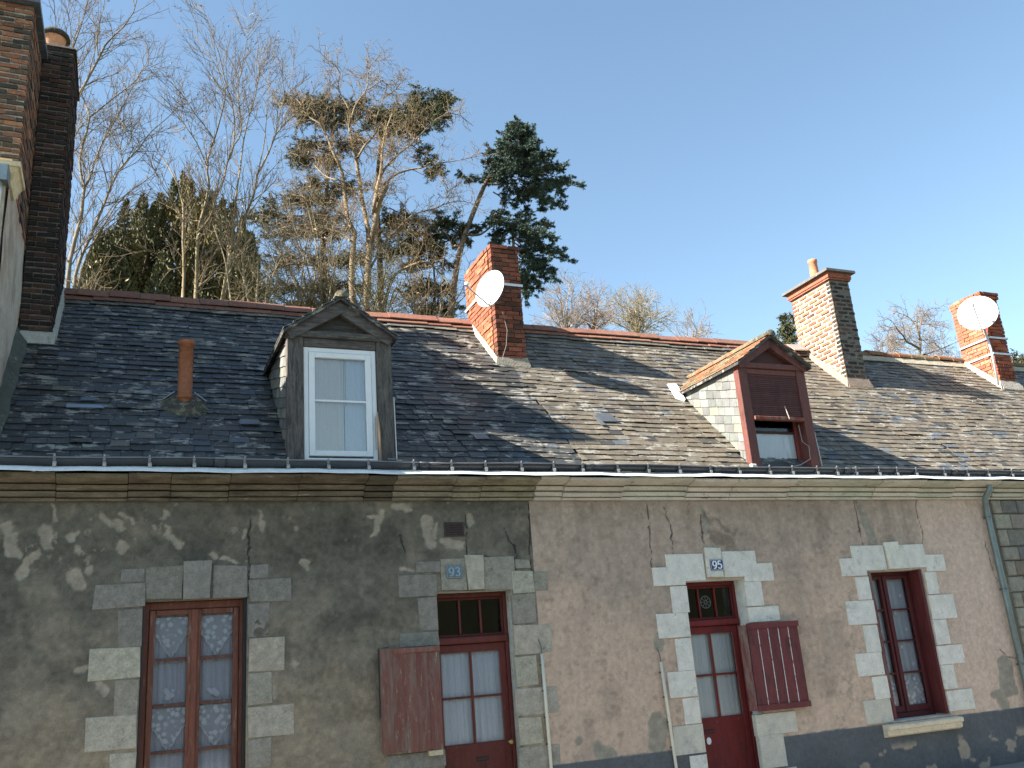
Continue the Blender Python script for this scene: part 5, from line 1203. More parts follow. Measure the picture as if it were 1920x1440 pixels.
sub(MB().hexa([(-2.15,YF-.10,9.861),(XW+.07,YF-.10,9.861),(XW+.07,2.7,10.08),(-2.15,2.7,10.08),(-2.15,YF-.10,9.93),(XW+.07,YF-.10,9.93),(XW+.07,2.7,10.16),(-2.15,2.7,10.16)], (.10,.115,.14)), 'coping', M['slate'], st1)
X2 = at_y(97,640,1.92)[0]
st2 = brick_block(XW+.005, X2, 1.93, 3.12, 5.7, 10.22, (0,1), 'chimney', 92, tdk, (.17,.15,.135), (0,), 140)
sub(MB().hexa([(XW-.02,1.90,10.222),(X2+.03,1.90,10.222),(X2+.03,3.15,10.222),(XW-.02,3.15,10.222),(XW,1.93,10.27),(X2,1.93,10.27),(X2,3.12,10.27),(XW,3.12,10.27)], (.07,.065,.06)), 'capping_slab', M['cement'], st2)
pp = at_y(102,74,2.72); pz = pp[2]; pr_ = .145
s = MB().lathe((pp[0],2.72,10.26), [(pr_,0),(pr_,pz-10.28),(pr_+.012,pz-10.27),(pr_+.012,pz-10.24),(pr_-.03,pz-10.24)], 18, col(200,146,112)); sub(s, 'chimney_pot', M['clay'], st2, True)
s = MB().lathe((pp[0],2.72,pz+.0), [(.14,.0),(.215,.0),(.20,.06),(.13,.125),(.03,.15),(.0,.152)], 18, (.06,.055,.05)); sub(s, 'pot_cap', M['cement'], st2, True)
# mortar fillet between gable and slates, and pale upstand at the stack foot
rz = lambda y: EAVE_Z+TR*y
s = MB(); n = 14
for i in range(n):
    ya, yb = YW-.1+i*(2.02-YW)/n, YW-.1+(i+1)*(2.02-YW)/n; w1 = .13+.012*math.sin(i*1.7); w2 = .13+.012*math.sin((i+1)*1.7)
    s.hexa([(XW-.02,ya,rz(ya)-.05),(XW+w1,ya,rz(ya)-.03),(XW+w2,yb,rz(yb)-.03),(XW-.02,yb,rz(yb)-.05),(XW-.02,ya,rz(ya)+.2),(XW+w1,ya,rz(ya)+.035),(XW+w2,yb,rz(yb)+.035),(XW-.02,yb,rz(yb)+.2)], col(84,86,78,1.0))
par(s.build('mortar_fillet', M['cement']), tall)
s = MB(); s.hexa([(XW-.01,1.84,rz(1.84)-.04),(X2+.04,1.84,rz(1.84)-.04),(X2+.04,1.94,rz(1.94)),(XW-.01,1.94,rz(1.94)),(XW-.01,1.885,rz(1.9)+.13),(X2+.02,1.885,rz(1.9)+.13),(X2+.02,1.94,rz(1.94)+.13),(XW-.01,1.94,rz(1.94)+.13)], col(170,168,160,1.1)); s.hexa([(X2,1.94,rz(1.94)-.03),(X2+.06,1.94,rz(1.94)-.03),(X2+.06,3.04,rz(3.04)-.03),(X2,3.04,rz(3.04)-.03),(X2,1.94,rz(1.94)+.15),(X2+.02,1.94,rz(1.94)+.14),(X2+.02,3.04,rz(3.04)+.14),(X2,3.04,rz(3.04)+.15)], col(150,150,142,1.1)); par(s.build('upstand', M['cement']), tall)
# its stone cornice, gutter end and front wall seen edge on
cq = col(205,186,150,1.05)
s = MB(); s.hexa([(-9,YW-.06,zc-.2),(XW+.03,YW-.06,zc-.2),(XW+.03,YW+.35,zc-.2),(-9,YW+.35,zc-.2),(-9,YW-.16,zc-.06),(XW+.10,YW-.16,zc-.06),(XW+.10,YW+.35,zc-.06),(-9,YW+.35,zc-.06)], cq)
s.box((-9,YW-.18,zc-.059),(XW+.12,YW+.35,zc), cq); s.box((-9,YW-.03,zc+.001),(XW+.02,YW+.7,zc+.10), cq); par(s.build('cornice', M['cornice_b']), tall)
s = MB(); s.box((-9,YW-.30,zc-.30),(XW+.02,YW-.165,zc-.285),(.2,.22,.22)); s.box((-9,YW-.31,zc-.30),(XW+.02,YW-.301,zc-.12),(.28,.31,.31)); s.box((XW+.021,YW-.31,zc-.30),(XW+.03,YW-.10,zc-.12),(.14,.17,.17)); par(s.build('box_gutter', M['zinc']), tall)
s = MB().tube([(XW-.07,YW-.24,zc-.29),(XW-.07,YW-.22,zc-.42),(XW-.10,YW-.08,zc-.58),(XW-.10,YW-.07,zc-1.5),(XW-.10,YW-.07,0)], .05, 12, (.5,.48,.45)); par(s.build('downpipe', M['zinc'], None, True), tall)
s = MB(); s.add([(-9,YW-.1,zc+.03),(-2.1,YW-.1,zc+.03),(-2.1,4.3,zc+3.4),(-9,4.3,zc+3.4),(-2.1,8,zc+.03),(-9,8,zc+.03)], [(0,1,2,3),(3,2,4,5)], (.10,.10,.11)); s.add([(-2.09,YW+.1,zc),(-2.09,8,zc),(-2.09,4.3,zc+3.3)], [(0,1,2)], (.3,.28,.25)); par(s.build('roof', M['slate']), tall)

# ------------------------------------------------------------------ trees
RNG = np.random.default_rng(17)
def catmull(pts, n):
    P = np.asarray(pts, float); P4 = np.vstack([2*P[0]-P[1], P, 2*P[-1]-P[-2]]); m = len(P)-1
    t = np.linspace(0, m-1e-6, n); k = t.astype(int); f = (t-k)[:, None]
    a, b, c, d = P4[k], P4[k+1], P4[k+2], P4[k+3]
    return .5*(2*b+(c-a)*f+(2*a-5*b+4*c-d)*f*f+(3*b-a-3*c+d)*f**3)
def unit(v): return v/np.maximum(1e-9, np.linalg.norm(v, axis=-1, keepdims=True))
def tubes(P, R, sides):
    """P (N,n,3), R (N,n) -> verts, quads"""
    N, n, _ = P.shape
    T = unit(np.gradient(P, axis=1)); A = unit(P[:, -1]-P[:, 0])
    ref = np.where(np.abs(A[:, 2:3]) > .8, np.array([[1., .2, 0]]), np.array([[.1, .1, 1.]]))
    U = unit(np.cross(T, ref[:, None, :])); Wv = np.cross(T, U)
    ang = 2*np.pi*np.arange(sides)/sides
    V = P[:, :, None, :]+R[:, :, None, None]*(np.cos(ang)[None, None, :, None]*U[:, :, None, :]+np.sin(ang)[None, None, :, None]*Wv[:, :, None, :])
    idx = np.arange(N*n*sides).reshape(N, n, sides); nx = np.roll(idx, -1, axis=2)
    F = np.stack([idx[:, :-1], nx[:, :-1], nx[:, 1:], idx[:, 1:]], -1).reshape(-1, 4)
    return V.reshape(-1, 3), F
class Geo:
    def __init__(s): s.V = []; s.F = []; s.C = []; s.o = 0
    def add(s, V, F, c):
        s.V.append(V); s.F.append(F+s.o); s.o += len(V)
        c = np.asarray(c, float); s.C.append(np.broadcast_to(c, (len(V), 3)) if c.ndim == 1 else c)
    def tubes(s, P, R, sides, c): V, F = tubes(P, R, sides); s.add(V, F, c)
    def build(s, name, m, parent, smooth=False):
        if not s.V: return None
        return np_mesh(name, np.concatenate(s.V)-np.array(parent.location, np.float64), np.concatenate(s.F), m, parent, np.concatenate(s.C), smooth)
def grow(P, R, per, tmin, tmax, lmin, lmax, ang, crook, up, nseg, rs=.55, rmin=.004, fade=.5, grav=0.0, perlen=None, bias=None):
    """side shoots of every polyline in P; returns new P, R"""
    N, n, _ = P.shape
    if perlen is not None:
        ln = np.linalg.norm(np.diff(P, axis=1), axis=2).sum(1); cnt = np.maximum(1, RNG.poisson(ln*perlen))
        par_i = np.repeat(np.arange(N), cnt)
    else: par_i = np.repeat(np.arange(N), per)
    k = len(par_i)
    t = tmin+(tmax-tmin)*RNG.random(k); f = t*(n-1); i = np.minimum(f.astype(int), n-2); w = (f-i)[:, None]
    p0 = P[par_i, i]*(1-w)+P[par_i, i+1]*w; T = unit(P[par_i, i+1]-P[par_i, i]); r0 = R[par_i, i]*(1-w[:, 0])+R[par_i, i+1]*w[:, 0]
    q = RNG.normal(size=(k, 3))
    if bias is not None: q = q*np.array(bias)
    q = unit(q-T*(q*T).sum(1, keepdims=True)); a = np.radians(ang)*(.6+.8*RNG.random(k))[:, None]
    d = unit(np.cos(a)*T+np.sin(a)*q+np.array([0,0,up*.5]))
    L = (lmin+(lmax-lmin)*RNG.random(k))*(1-fade*t)
    out = np.zeros((k, nseg, 3)); out[:, 0] = p0; st = (L/(nseg-1))[:, None]
    for j in range(1, nseg):
        out[:, j] = out[:, j-1]+d*st
        d = unit(d+RNG.normal(size=(k, 3))*crook+np.array([0,0,up*.25-grav*.2]))
    rb = np.maximum(np.minimum(r0*rs, L*.010+.0035), rmin); rr = rb[:, None]*np.linspace(1, .35, nseg)[None, :]
    return out, np.maximum(rr, rmin*.6)
THIN = .62
def limbs3(list_px, Yt, npt=12, spread=1.0, seed=0):
    """traced limbs [(pixels, r0, r1)] -> 3d polylines at about depth Yt; the depth wanders so the crown has body"""
    rg = np.random.default_rng(seed); Ps = []; Rs = []
    for pts, r0, r1 in list_px:
        c = catmull([(x, y, 0) for x, y in pts], npt); off = np.cumsum(rg.normal(0, .25*spread, npt)); off -= off[0]
        drift = rg.uniform(-1, 1)*spread*np.linspace(0, 1.4, npt)
        Ps.append([at_y(c[i,0], c[i,1], Yt+off[i]+drift[i]) for i in range(npt)]); Rs.append(np.linspace(r0, r1, npt)*THIN)
    return np.array(Ps), np.array(Rs)
def root_down(px, Yt, r, X=None):
    p = at_y(*px, Yt); z = hill_z(p[0], Yt)-.3
    return np.array([[ (p[0]+.05*math.sin(k), Yt, z+(p[2]-z)*k/11) for k in range(12)]]), np.array([np.linspace(r*1.2, r, 12)])*THIN
def leaf_bits(P, n_per, size, c, jitc=.3):
    """small flat leaves scattered round the ends of shoots"""
    tips = P[:, -2:].reshape(-1, 3); k = int(len(tips)*n_per); ii = RNG.integers(0, len(tips), k)
    o = tips[ii]+RNG.normal(0, size*.8, (k, 3)); u = unit(RNG.normal(size=(k, 3)))*size*(.5+RNG.random((k, 1))); w = unit(np.cross(u, RNG.normal(size=(k, 3))))*size*.5
    V = np.stack([o-u, o-w, o+u, o+w], 1).reshape(-1, 3); F = np.arange(k*4).reshape(k, 4)
    C_ = np.repeat(np.array(c)[None]*(1+RNG.uniform(-jitc, jitc, (k, 1))), 4, axis=0)
    return V, F, C_
def needles(P, per_pt, length, width, c, droop=.2, jitc=.35, flat=1.0):
    """needle sprays along shoots"""
    N, n, _ = P.shape; k = N*n*per_pt; f = RNG.random(k)*(n-1.001); i = f.astype(int); w = (f-i)[:, None]; r = RNG.integers(0, N, k)
    o = P[r, i]*(1-w)+P[r, i+1]*w; T = unit(P[r, i+1]-P[r, i])
    q = RNG.normal(size=(k, 3)); q[:, 2] *= flat; d = unit(T*.8+unit(q)*.9+np.array([0, 0, -droop]))*length*(.5+.8*RNG.random((k, 1)))
    s = unit(np.cross(d, RNG.normal(size=(k, 3))))*width
    V = np.stack([o-s, o+d*.5-s*1.0, o+d, o+s+d*.3], 1).reshape(-1, 3); F = np.arange(k*4).reshape(k, 4)
    C_ = np.repeat(np.array(c)[None]*(1+RNG.uniform(-jitc, jitc, (k, 1))), 4, axis=0)
    return V, F, C_
def tree(name, label, cat, px, Yt, group=None):
    p = at_y(*px, Yt); return thing(name, label, cat, (p[0], Yt, hill_z(p[0], Yt)), group)
TG = 'trees on the hillside behind the houses'
bark_l = np.array(col(135,124,104)); bark_m = np.array(col(118,108,90)); bark_d = np.array(col(93,83,70))

# --- slender leafless tree beside the brick stack
t1 = tree('bare_tree', 'slender pale leafless tree rising directly behind the tall dark brick stack', 'tree', (135,545), 15, TG)
L1 = [([(126,560),(128,520),(134,470),(150,420),(155,375),(158,350),(150,320),(151,285),(162,250),(168,220)],.13,.055),
 ([(168,220),(193,200),(227,173),(254,152),(264,133),(289,117)],.05,.015),([(168,220),(160,195),(152,170),(150,140),(146,105)],.04,.015),
 ([(158,352),(168,335),(176,308),(193,265),(212,233),(235,190),(260,142),(283,105)],.075,.015),
 ([(138,560),(141,515),(154,477),(177,427),(198,375),(214,336),(231,307),(254,288),(275,255),(314,221),(337,196)],.11,.018),
 ([(146,560),(154,500),(190,430),(230,370),(285,330),(302,298)],.06,.015),([(231,307),(226,280),(232,250),(246,222)],.04,.012),
 ([(112,420),(118,330),(128,250),(141,192),(158,160),(185,110),(202,77),(222,60),(247,31),(262,-20)],.12,.02),
 ([(128,250),(132,170),(135,100),(143,73),(154,42),(168,-10)],.08,.02),([(110,400),(122,300),(140,255),(158,230)],.06,.02),([(185,110),(182,70),(190,30),(200,-15)],.04,.015),([(141,192),(120,140),(110,90),(104,40),(100,-15)],.05,.015)]
def bare_tree(T, limbs, Yt, seed, d1, d2, d3, ang=38, crook=.10, up=.18, l1=(.9,2.2), l2=(.4,1.0), l3=(.2,.5), spread=1.0, bits=0.0, rootpx=None, rr=.2, c_tr=bark_m, c_tw=bark_d, bitc=(.20,.165,.12), rtw=.007, bitsize=.035, thick=1.0):
    global RNG
    RNG = np.random.default_rng(seed); P, R = limbs3(limbs, Yt, 12, spread, seed); R = R*thick
    g = Geo(); g.tubes(P, R, 8, c_tr)
    for rp in (rootpx or []): g.tubes(*root_down(rp[0], Yt, rp[1]), 8, c_tr)
    g.build('trunk', M['bark'], T, True)
    g = Geo(); P1, R1 = grow(P, R, 0, .12, 1, l1[0], l1[1], ang, crook, up, 7, .5, rtw*1.5, .45, perlen=d1)
    g.tubes(P1, R1, 5, (c_tr+c_tw)/2)
    P2, R2 = grow(P1, R1, 0, .15, 1, l2[0], l2[1], ang, crook*1.2, up, 5, .55, rtw, .4, perlen=d2); g.tubes(P2, R2, 4, c_tw)
    P3, R3 = grow(P2, R2, 0, .2, 1, l3[0], l3[1], ang*1.1, crook*1.3, up, 4, .6, rtw*.8, .3, perlen=d3); g.tubes(P3, R3, 3, c_tw)
    if bits: g.add(*leaf_bits(P3, bits, bitsize, bitc))
    g.build('crown', M['twig'], T)
    return P, R, P1, P2, P3
bare_tree(t1, L1, 15, 101, 3.4, 3.2, 3.4, 36, .09, .2, bits=.10, rootpx=[((126,560),.13),((138,560),.11),((112,420),.12)], c_tr=np.array(col(114,105,90)), c_tw=np.array(col(104,94,82)), rtw=.0065, thick=.75)
# --- tall fan-shaped leafless tree
t2 = tree('bare_tree', 'tall leafless tree fanning upright branches in front of the dark yew', 'tree', (367,560), 16, TG)
L2 = [([(342,575),(343,556),(346,498),(343,467),(344,415),(343,382),(337,359),(329,334),(300,290),(283,255)],.12,.02),
 ([(366,575),(367,559),(369,509),(371,436),(380,400),(392,352),(388,311),(396,275)],.13,.05),
 ([(371,436),(395,407),(405,369),(420,336),(426,305),(440,270)],.08,.04),
 ([(396,275),(402,262),(367,215),(346,183),(321,154)],.045,.012),([(396,275),(404,255),(417,208),(423,171),(412,137),(390,100),(360,62),(337,31)],.05,.010),
 ([(426,305),(437,280),(440,229),(433,183),(423,158),(412,104),(400,73),(387,27),(369,6)],.055,.010),([(440,270),(452,250),(450,208),(446,170),(455,120),(465,60),(462,30)],.05,.010),
 ([(451,311),(456,269),(465,225),(477,187),(483,154),(487,115),(481,60)],.05,.010),([(414,575),(430,480),(436,442),(442,373),(451,311)],.10,.05),
 ([(418,575),(449,432),(472,380),(484,323),(503,290),(515,256),(540,225),(569,204),(600,190)],.09,.015),([(503,290),(520,240),(528,200),(545,150),(552,110)],.04,.010),([(484,323),(495,270),(500,220),(505,170),(512,120)],.04,.010),
 ([(344,415),(322,372),(305,350),(290,310)],.04,.012),([(346,498),(318,505),(300,480),(270,470),(245,480)],.03,.012),([(388,311),(370,270),(350,240),(330,215),(308,195)],.04,.012)]
bare_tree(t2, L2, 16, 102, 3.4, 3.2, 3.2, 34, .08, .26, bits=.16, rootpx=[((342,575),.12),((366,575),.13),((414,575),.10),((418,575),.09)], c_tr=np.array(col(124,112,90)), c_tw=np.array(col(104,92,76)), rtw=.0065, thick=.8)

# --- great old leafless tree with crooked limbs
t4 = tree('old_tree', 'large old leafless tree with thick pale stems and crooked limbs', 'tree', (675,590), 20, TG)
L4 = [([(667,605),(664,585),(660,540),(658,500),(668,450),(655,420),(648,395),(645,340),(640,320),(632,300),(620,275),(612,252),(600,232)],.22,.05),
 ([(690,560),(692,490),(690,430),(680,382),(672,330),(667,294),(658,257),(655,235)],.17,.09),([(671,296),(681,277),(694,262),(706,246),(705,223),(712,205)],.08,.03),
 ([(688,560),(692,473),(702,429),(711,379),(724,351)],.21,.16),([(700,400),(706,361),(715,319),(717,277),(725,242),(735,215)],.13,.05),
 ([(702,362),(719,319),(748,288),(771,271),(794,247),(816,225),(850,210),(887,236)],.08,.02),([(717,346),(750,323),(796,313),(805,305),(842,304),(899,292)],.08,.018),
 ([(655,238),(656,209),(644,186),(633,163),(637,132),(612,111),(595,92)],.06,.014),([(655,236),(667,196),(687,169),(690,142),(696,121),(717,102)],.06,.014),([(690,168),(721,150),(727,177),(745,165)],.035,.012),
 ([(694,504),(723,454),(748,433),(790,440),(812,455)],.08,.03),([(720,570),(738,519),(765,500),(798,490),(817,504),(840,529),(850,556)],.09,.03),
 ([(745,430),(757,417),(773,404),(794,396),(811,392),(832,383),(840,350),(825,335)],.06,.014),([(812,392),(850,378),(880,380),(893,388)],.035,.012),
 ([(657,452),(636,436),(588,425),(547,423),(505,436)],.08,.025),([(640,600),(620,520),(588,492),(526,500),(484,530),(442,552)],.07,.025),([(700,590),(722,560),(735,520)],.09,.05),
 ([(655,420),(640,400),(610,390),(570,370),(545,345)],.05,.015),([(645,340),(610,330),(580,300),(555,290)],.045,.014),([(600,232),(575,215),(560,190),(540,175)],.045,.014),([(715,319),(740,300),(748,270),(742,240)],.04,.012),([(773,270),(780,240),(772,215),(790,190)],.03,.010),([(730,575),(742,540),(760,560),(790,575)],.05,.02)]
bare_tree(t4, L4, 20, 104, 4.6, 4.0, 4.0, 52, .26, .08, (.7,1.7), (.35,.8), (.18,.4), 1.4, bits=.10, rootpx=[((667,605),.22),((690,560),.17),((688,560),.2),((640,600),.1),((720,570),.1),((700,590),.1)], c_tr=np.array(col(122,108,88)), c_tw=np.array(col(122,106,84)), rtw=.0085, bitc=(.20,.15,.09), bitsize=.045)

# --- tangles of bare shrubs along the crest
def shrub(px0, px1, ytop, Yt, seed, label, c, n=7, dens=2.6, leafc=None, yb=640):
    global RNG
    RNG = np.random.default_rng(seed); rg = random.Random(seed); L = []
    xm = (px0+px1)/2
    for i in range(n):
        xb = xm+(rg.random()-.5)*(px1-px0)*.4; xt = px0+(px1-px0)*(i+.5)/n+rg.uniform(-15,15); yt_ = ytop+rg.uniform(0,60)*(yb-ytop)/250+abs(xt-xm)*.25
        L.append(([(xb,yb),(xb+(xt-xb)*.25+rg.uniform(-8,8),yb-(yb-yt_)*.35),(xb+(xt-xb)*.65+rg.uniform(-12,12),yb-(yb-yt_)*.68),(xt,yt_)],.06,.012))
    T = tree('bare_shrub', label, 'shrub', (xm,yb), Yt, 'leafless shrubs on the hillside')
    P, R = limbs3(L, Yt, 12, 1.2, seed); g = Geo(); g.tubes(P, R, 6, c*1.1)
    for l in L: g.tubes(*root_down(l[0][0], Yt, .07), 6, c)
    g.build('stems', M['bark'], T, True)
    g = Geo(); P1, R1 = grow(P, R, 0, .1, 1, .6, 1.7, 50, .2, .06, 7, .5, .009, .3, perlen=dens); g.tubes(P1, R1, 4, c)
    P2, R2 = grow(P1, R1, 0, .1, 1, .3, .9, 50, .25, .02, 5, .6, .008, .3, perlen=dens*.85); g.tubes(P2, R2, 3, c*.95)
    P3, R3 = grow(P2, R2, 0, .2, 1, .15, .4, 50, .25, .0, 4, .6, .007, .3, perlen=dens*.6); g.tubes(P3, R3, 3, c*.9)
    g.add(*leaf_bits(P3, .25 if leafc is not None else .10, .05, leafc if leafc is not None else (.34,.28,.17)))
    g.build('crown', M['twig'], T)
br = np.array(col(116,106,86))
shrub(395, 560, 400, 15.2, 201, 'tangled tan leafless shrub beside the fan-shaped tree', br, 9)
shrub(470, 680, 350, 18.5, 202, 'broad brown twiggy shrub filling the space left of thick pale stems', np.array(col(112,102,84)), 11, 3.0)
shrub(600, 790, 455, 18.0, 203, 'low bushy shrub at the foot of the old leafless tree', np.array(col(108,100,78)), 11, 3.0, (.09,.09,.045))
shrub(720, 900, 430, 21.5, 204, 'brown hanging twigs of a shrub beneath the leaning cedar', np.array(col(112,98,80)), 10, 2.8)
shrub(110, 200, 500, 14.2, 205, 'small leafless scrub behind the ridge by the tall brick stack', np.array(col(108,95,77)), 6, 2.6)

# --- yew: upright olive plumes
t3 = tree('yew_tree', 'dense dark olive yew with pointed plumes behind the dark roof', 'tree', (320,560), 19, TG)
RNG = np.random.default_rng(301); g = Geo(); tr = Geo()
tips = [(343,330),(357,342),(328,342),(303,368),(290,385),(268,372),(280,400),(237,382),(250,400),(222,428),(205,440),(190,437),(180,470),(172,500),(380,362),(400,365),(418,378),(440,385),(455,410),(468,440),(475,480),(320,380),(350,390),(370,395),(300,410),(262,430),(240,440),(215,465),(395,410),(420,420),(445,450),(330,430),(365,440),(290,450),(260,470),(230,490),(200,500),(400,460),(430,480),(455,500),(310,480),(345,490),(280,510),(250,530),(190,530),(380,510),(410,530),(325,535),(220,540),(360,545),(445,545),(300,555),(270,560)]
for k, (x, y) in enumerate(tips):
    Yp = 19+RNG.normal()*.9-(.9 if y > 430 else 0)+ (y-440)*-.004; tip = at_y(x, y, Yp); h_ = RNG.uniform(1.3,2.3); rad = RNG.uniform(.22,.42)+(.12 if y > 420 else 0)
    base = tip+np.array([RNG.uniform(-.25,.25), RNG.uniform(-.2,.2), -h_]); ax = catmull([base, (base+tip)/2+np.array([RNG.uniform(-.1,.1),0,0]), tip], 8)
    rx = min(((320,560),(260,570),(400,565)), key=lambda q: abs(q[0]-x)); rt = at_y(*rx, 19); lb = catmull([rt-np.array([0,0,.4]), rt*.4+base*.6-np.array([0,0,.1]), base, (base+tip)/2, tip], 10); tr.tubes(lb[None], np.linspace(.08,.01,10)[None], 5, bark_d*.6)
    n_ = int(560*h_*rad/.35); t = RNG.random(n_)**.9; c0 = np.array([np.interp(t*7, range(8), ax[:, i]) for i in range(3)]).T
    rr = rad*(1-t)**.65*(.45+.75*RNG.random(n_)); a = RNG.random(n_)*6.283
    o = c0+np.stack([np.cos(a)*rr, np.sin(a)*rr, RNG.normal(0,.06,n_)], 1)
    d = unit(np.stack([np.cos(a)*.5, np.sin(a)*.5, np.full(n_, 1.0)], 1)+RNG.normal(0,.35,(n_,3)))*(.09+.09*RNG.random((n_,1))); s_ = unit(np.cross(d, RNG.normal(size=(n_,3))))*.034
    V = np.stack([o-s_*.6, o+d*.5-s_, o+d, o+d*.5+s_], 1).reshape(-1,3); base_c = np.array([.135,.116,.046]) if RNG.random() > .35 else np.array([.082,.085,.040])
    Cc = np.repeat(base_c[None]*(1+RNG.uniform(-.4,.4,(n_,1))), 4, axis=0); g.add(V, np.arange(n_*4).reshape(n_,4), Cc)
tr.tubes(*root_down((320,560), 19, .3), 8, bark_d*.7); tr.tubes(*root_down((260,570), 19, .2), 8, bark_d*.7); tr.tubes(*root_down((400,565), 19, .2), 8, bark_d*.7)
tr.build('trunk', M['bark'], t3, True); g.build('crown', M['leaf'], t3)

# --- cedars: level sprays of needles on traced limbs
def cedar(T, trunk, limbs, Yt, seed, gc, c_tr, dens=2.4, l1=(.5,1.1), npt=9, per=5, droop=.15, nl=.12, nw=.018, rootpx=None, brown=None, sub_l=(.22,.5), spread=.9, up=.0):
    global RNG
    RNG = np.random.default_rng(seed); P, R = limbs3(trunk, Yt, 12, .25, seed); g = Geo(); g.tubes(P, R, 9, c_tr)
    for rp in (rootpx or []): g.tubes(*root_down(rp[0], Yt, rp[1]), 9, c_tr)
    Pl, Rl = limbs3([(l, .05, .012) for l in limbs], Yt, 12, spread, seed+1); g.tubes(Pl, Rl, 5, c_tr*.7); g.build('trunk', M['bark'], T, True)
    g = Geo(); P1, R1 = grow(Pl, Rl, 0, .08, 1, l1[0], l1[1], 58, .09, up, 6, .5, .008, .45, droop, perlen=dens, bias=(1,1,.16)); g.tubes(P1, R1, 3, c_tr*.55)
    P2, R2 = grow(P1, R1, 0, .1, 1, sub_l[0], sub_l[1], 50, .09, up, 4, .6, .006, .3, droop, perlen=dens*1.7, bias=(1,1,.16))
    V, F, C_ = needles(P2, per, nl, nw*.75, gc, droop, .5, .45); g.add(V, F, C_)
    V, F, C_ = needles(P1, max(1, per//2), nl, nw, gc, droop); g.add(V, F, C_)
    g.build('crown', M['leaf'], T)
t6 = tree('cedar_tree', 'leaning dark green cedar with a pointed top behind the orange brick chimney', 'tree', (850,600), 23, TG)
L6 = [[(971-(.9+k*.10)*0, 236+k*7),(971+(1 if k%2 else -1)*(4+k*1.6),236+k*7-2),(971+(1 if k%2 else -1)*(8+k*3.0),236+k*7-1)] for k in range(14)]+[[(x0_,y0_),(x0_+dx_*.5,y0_+dy_*.5-4),(x0_+dx_,y0_+dy_)] for x0_,y0_,dx_,dy_ in ((975,300,50,-8),(976,312,70,4),(978,325,95,14),(976,338,80,26),(974,350,60,30),(970,318,-40,-6),(968,332,-38,8),(958,345,-50,-8),(960,412,70,12),(962,428,85,22),(964,444,80,40),(964,462,70,45),(964,480,60,45),(964,498,45,40),(966,515,30,36),(950,408,-30,10),(955,430,-28,14))]+[[(972,331),(971,280),(970,228)],[(971,262),(985,250),(998,246)],[(971,262),(955,252),(944,250)],[(971,275),(994,272),(1006,270)],[(970,281),(940,288),(912,283)],[(971,285),(950,270),(938,268)],[(973,307),(1005,300),(1036,286)],[(976,320),(1030,315),(1068,304)],[(978,330),(1040,340),(1092,352)],[(978,340),(1030,345),(1075,338)],[(978,350),(1020,372),(1057,386)],[(975,345),(1000,360),(1020,375)],[(968,347),(980,370),(983,391)],[(960,340),(950,370),(962,388)],
 [(925,331),(890,335),(867,328)],[(925,335),(940,318),(960,310)],[(930,325),(918,305),(930,300)],[(918,405),(950,400),(978,405),(1036,384)],[(925,410),(960,418),(1036,420)],[(940,415),(990,430),(1030,440)],[(952,425),(1010,450),(1073,494)],[(962,444),(1020,470),(1062,478)],[(968,450),(1010,490),(1049,523)],[(970,470),(1000,510),(1012,544)],[(965,480),(978,523),(986,565)],[(962,447),(940,450),(923,455)],[(955,420),(985,440),(1012,452)],[(965,455),(995,480),(1028,500)],[(962,500),(985,520),(1000,530)],[(930,405),(905,420),(880,425)]]
cedar(t6, [([(843,610),(848,560),(858,490),(872,440),(893,385),(912,340),(928,315)],.24,.12),([(912,345),(945,345),(972,331),(970,240)],.09,.02),([(925,360),(940,372),(942,395)],.05,.03),([(872,440),(900,440),(930,420),(955,425)],.08,.04),([(960,610),(963,520),(962,447),(955,425)],.13,.08)], L6, 23, 601, np.array([.062,.092,.070]), np.array(col(93,81,70)), 6.5, (.22,.55), per=9, nl=.12, nw=.016, rootpx=[((843,610),.24),((960,610),.14)], spread=.9, sub_l=(.12,.30), droop=.06)
t5 = tree('cedar_tree', 'broad flat-topped cedar with brownish tiers behind the old leafless tree', 'tree', (700,590), 25, TG)
def tier(x0, x1, y, n, sag=8, seed=0):
    rg = random.Random(seed); out = []
    for i in range(n):
        xc_ = x0+(x1-x0)*rg.uniform(.25,.75); xe = x0 if i % 2 else x1; xe = xe+(xc_-xe)*rg.uniform(0,.5)
        out.append([(xc_, y+rg.uniform(-10,12)), ((xc_+xe)/2, y-sag*.5+rg.uniform(-6,6)), (xe, y+rg.uniform(-10,10))])
    return out
L5 = tier(690,850,222,12,seed=1)+tier(700,830,208,8,seed=2)+tier(780,845,192,5,seed=3)+tier(690,830,240,6,seed=12)+tier(690,840,470,9,seed=4)+tier(720,860,420,8,seed=5)+tier(740,900,445,8,seed=6)+tier(760,850,500,6,seed=7)+tier(770,850,545,8,seed=8)+tier(780,860,585,8,seed=9)+[[(770,270),(800,295),(822,320)],[(800,295),(812,310),(822,330)],[(730,390),(750,400),(775,420)]]
cedar(t5, [([(715,610),(712,480),(706,360),(715,260),(720,215)],.24,.08),([(720,230),(770,222),(830,195)],.07,.02),([(715,400),(760,430),(830,445)],.07,.02),([(812,610),(815,540),(812,480)],.12,.05)], L5, 25, 501, np.array([.058,.070,.036]), np.array(col(86,75,63)), 3.2, (.4,.9), per=8, nl=.15, nw=.018, rootpx=[((715,610),.24),((812,610),.12)])
t5b = tree('cedar_tree', 'half bare cedar with brown withered tiers left of thick pale stems', 'tree', (610,590), 24, TG)
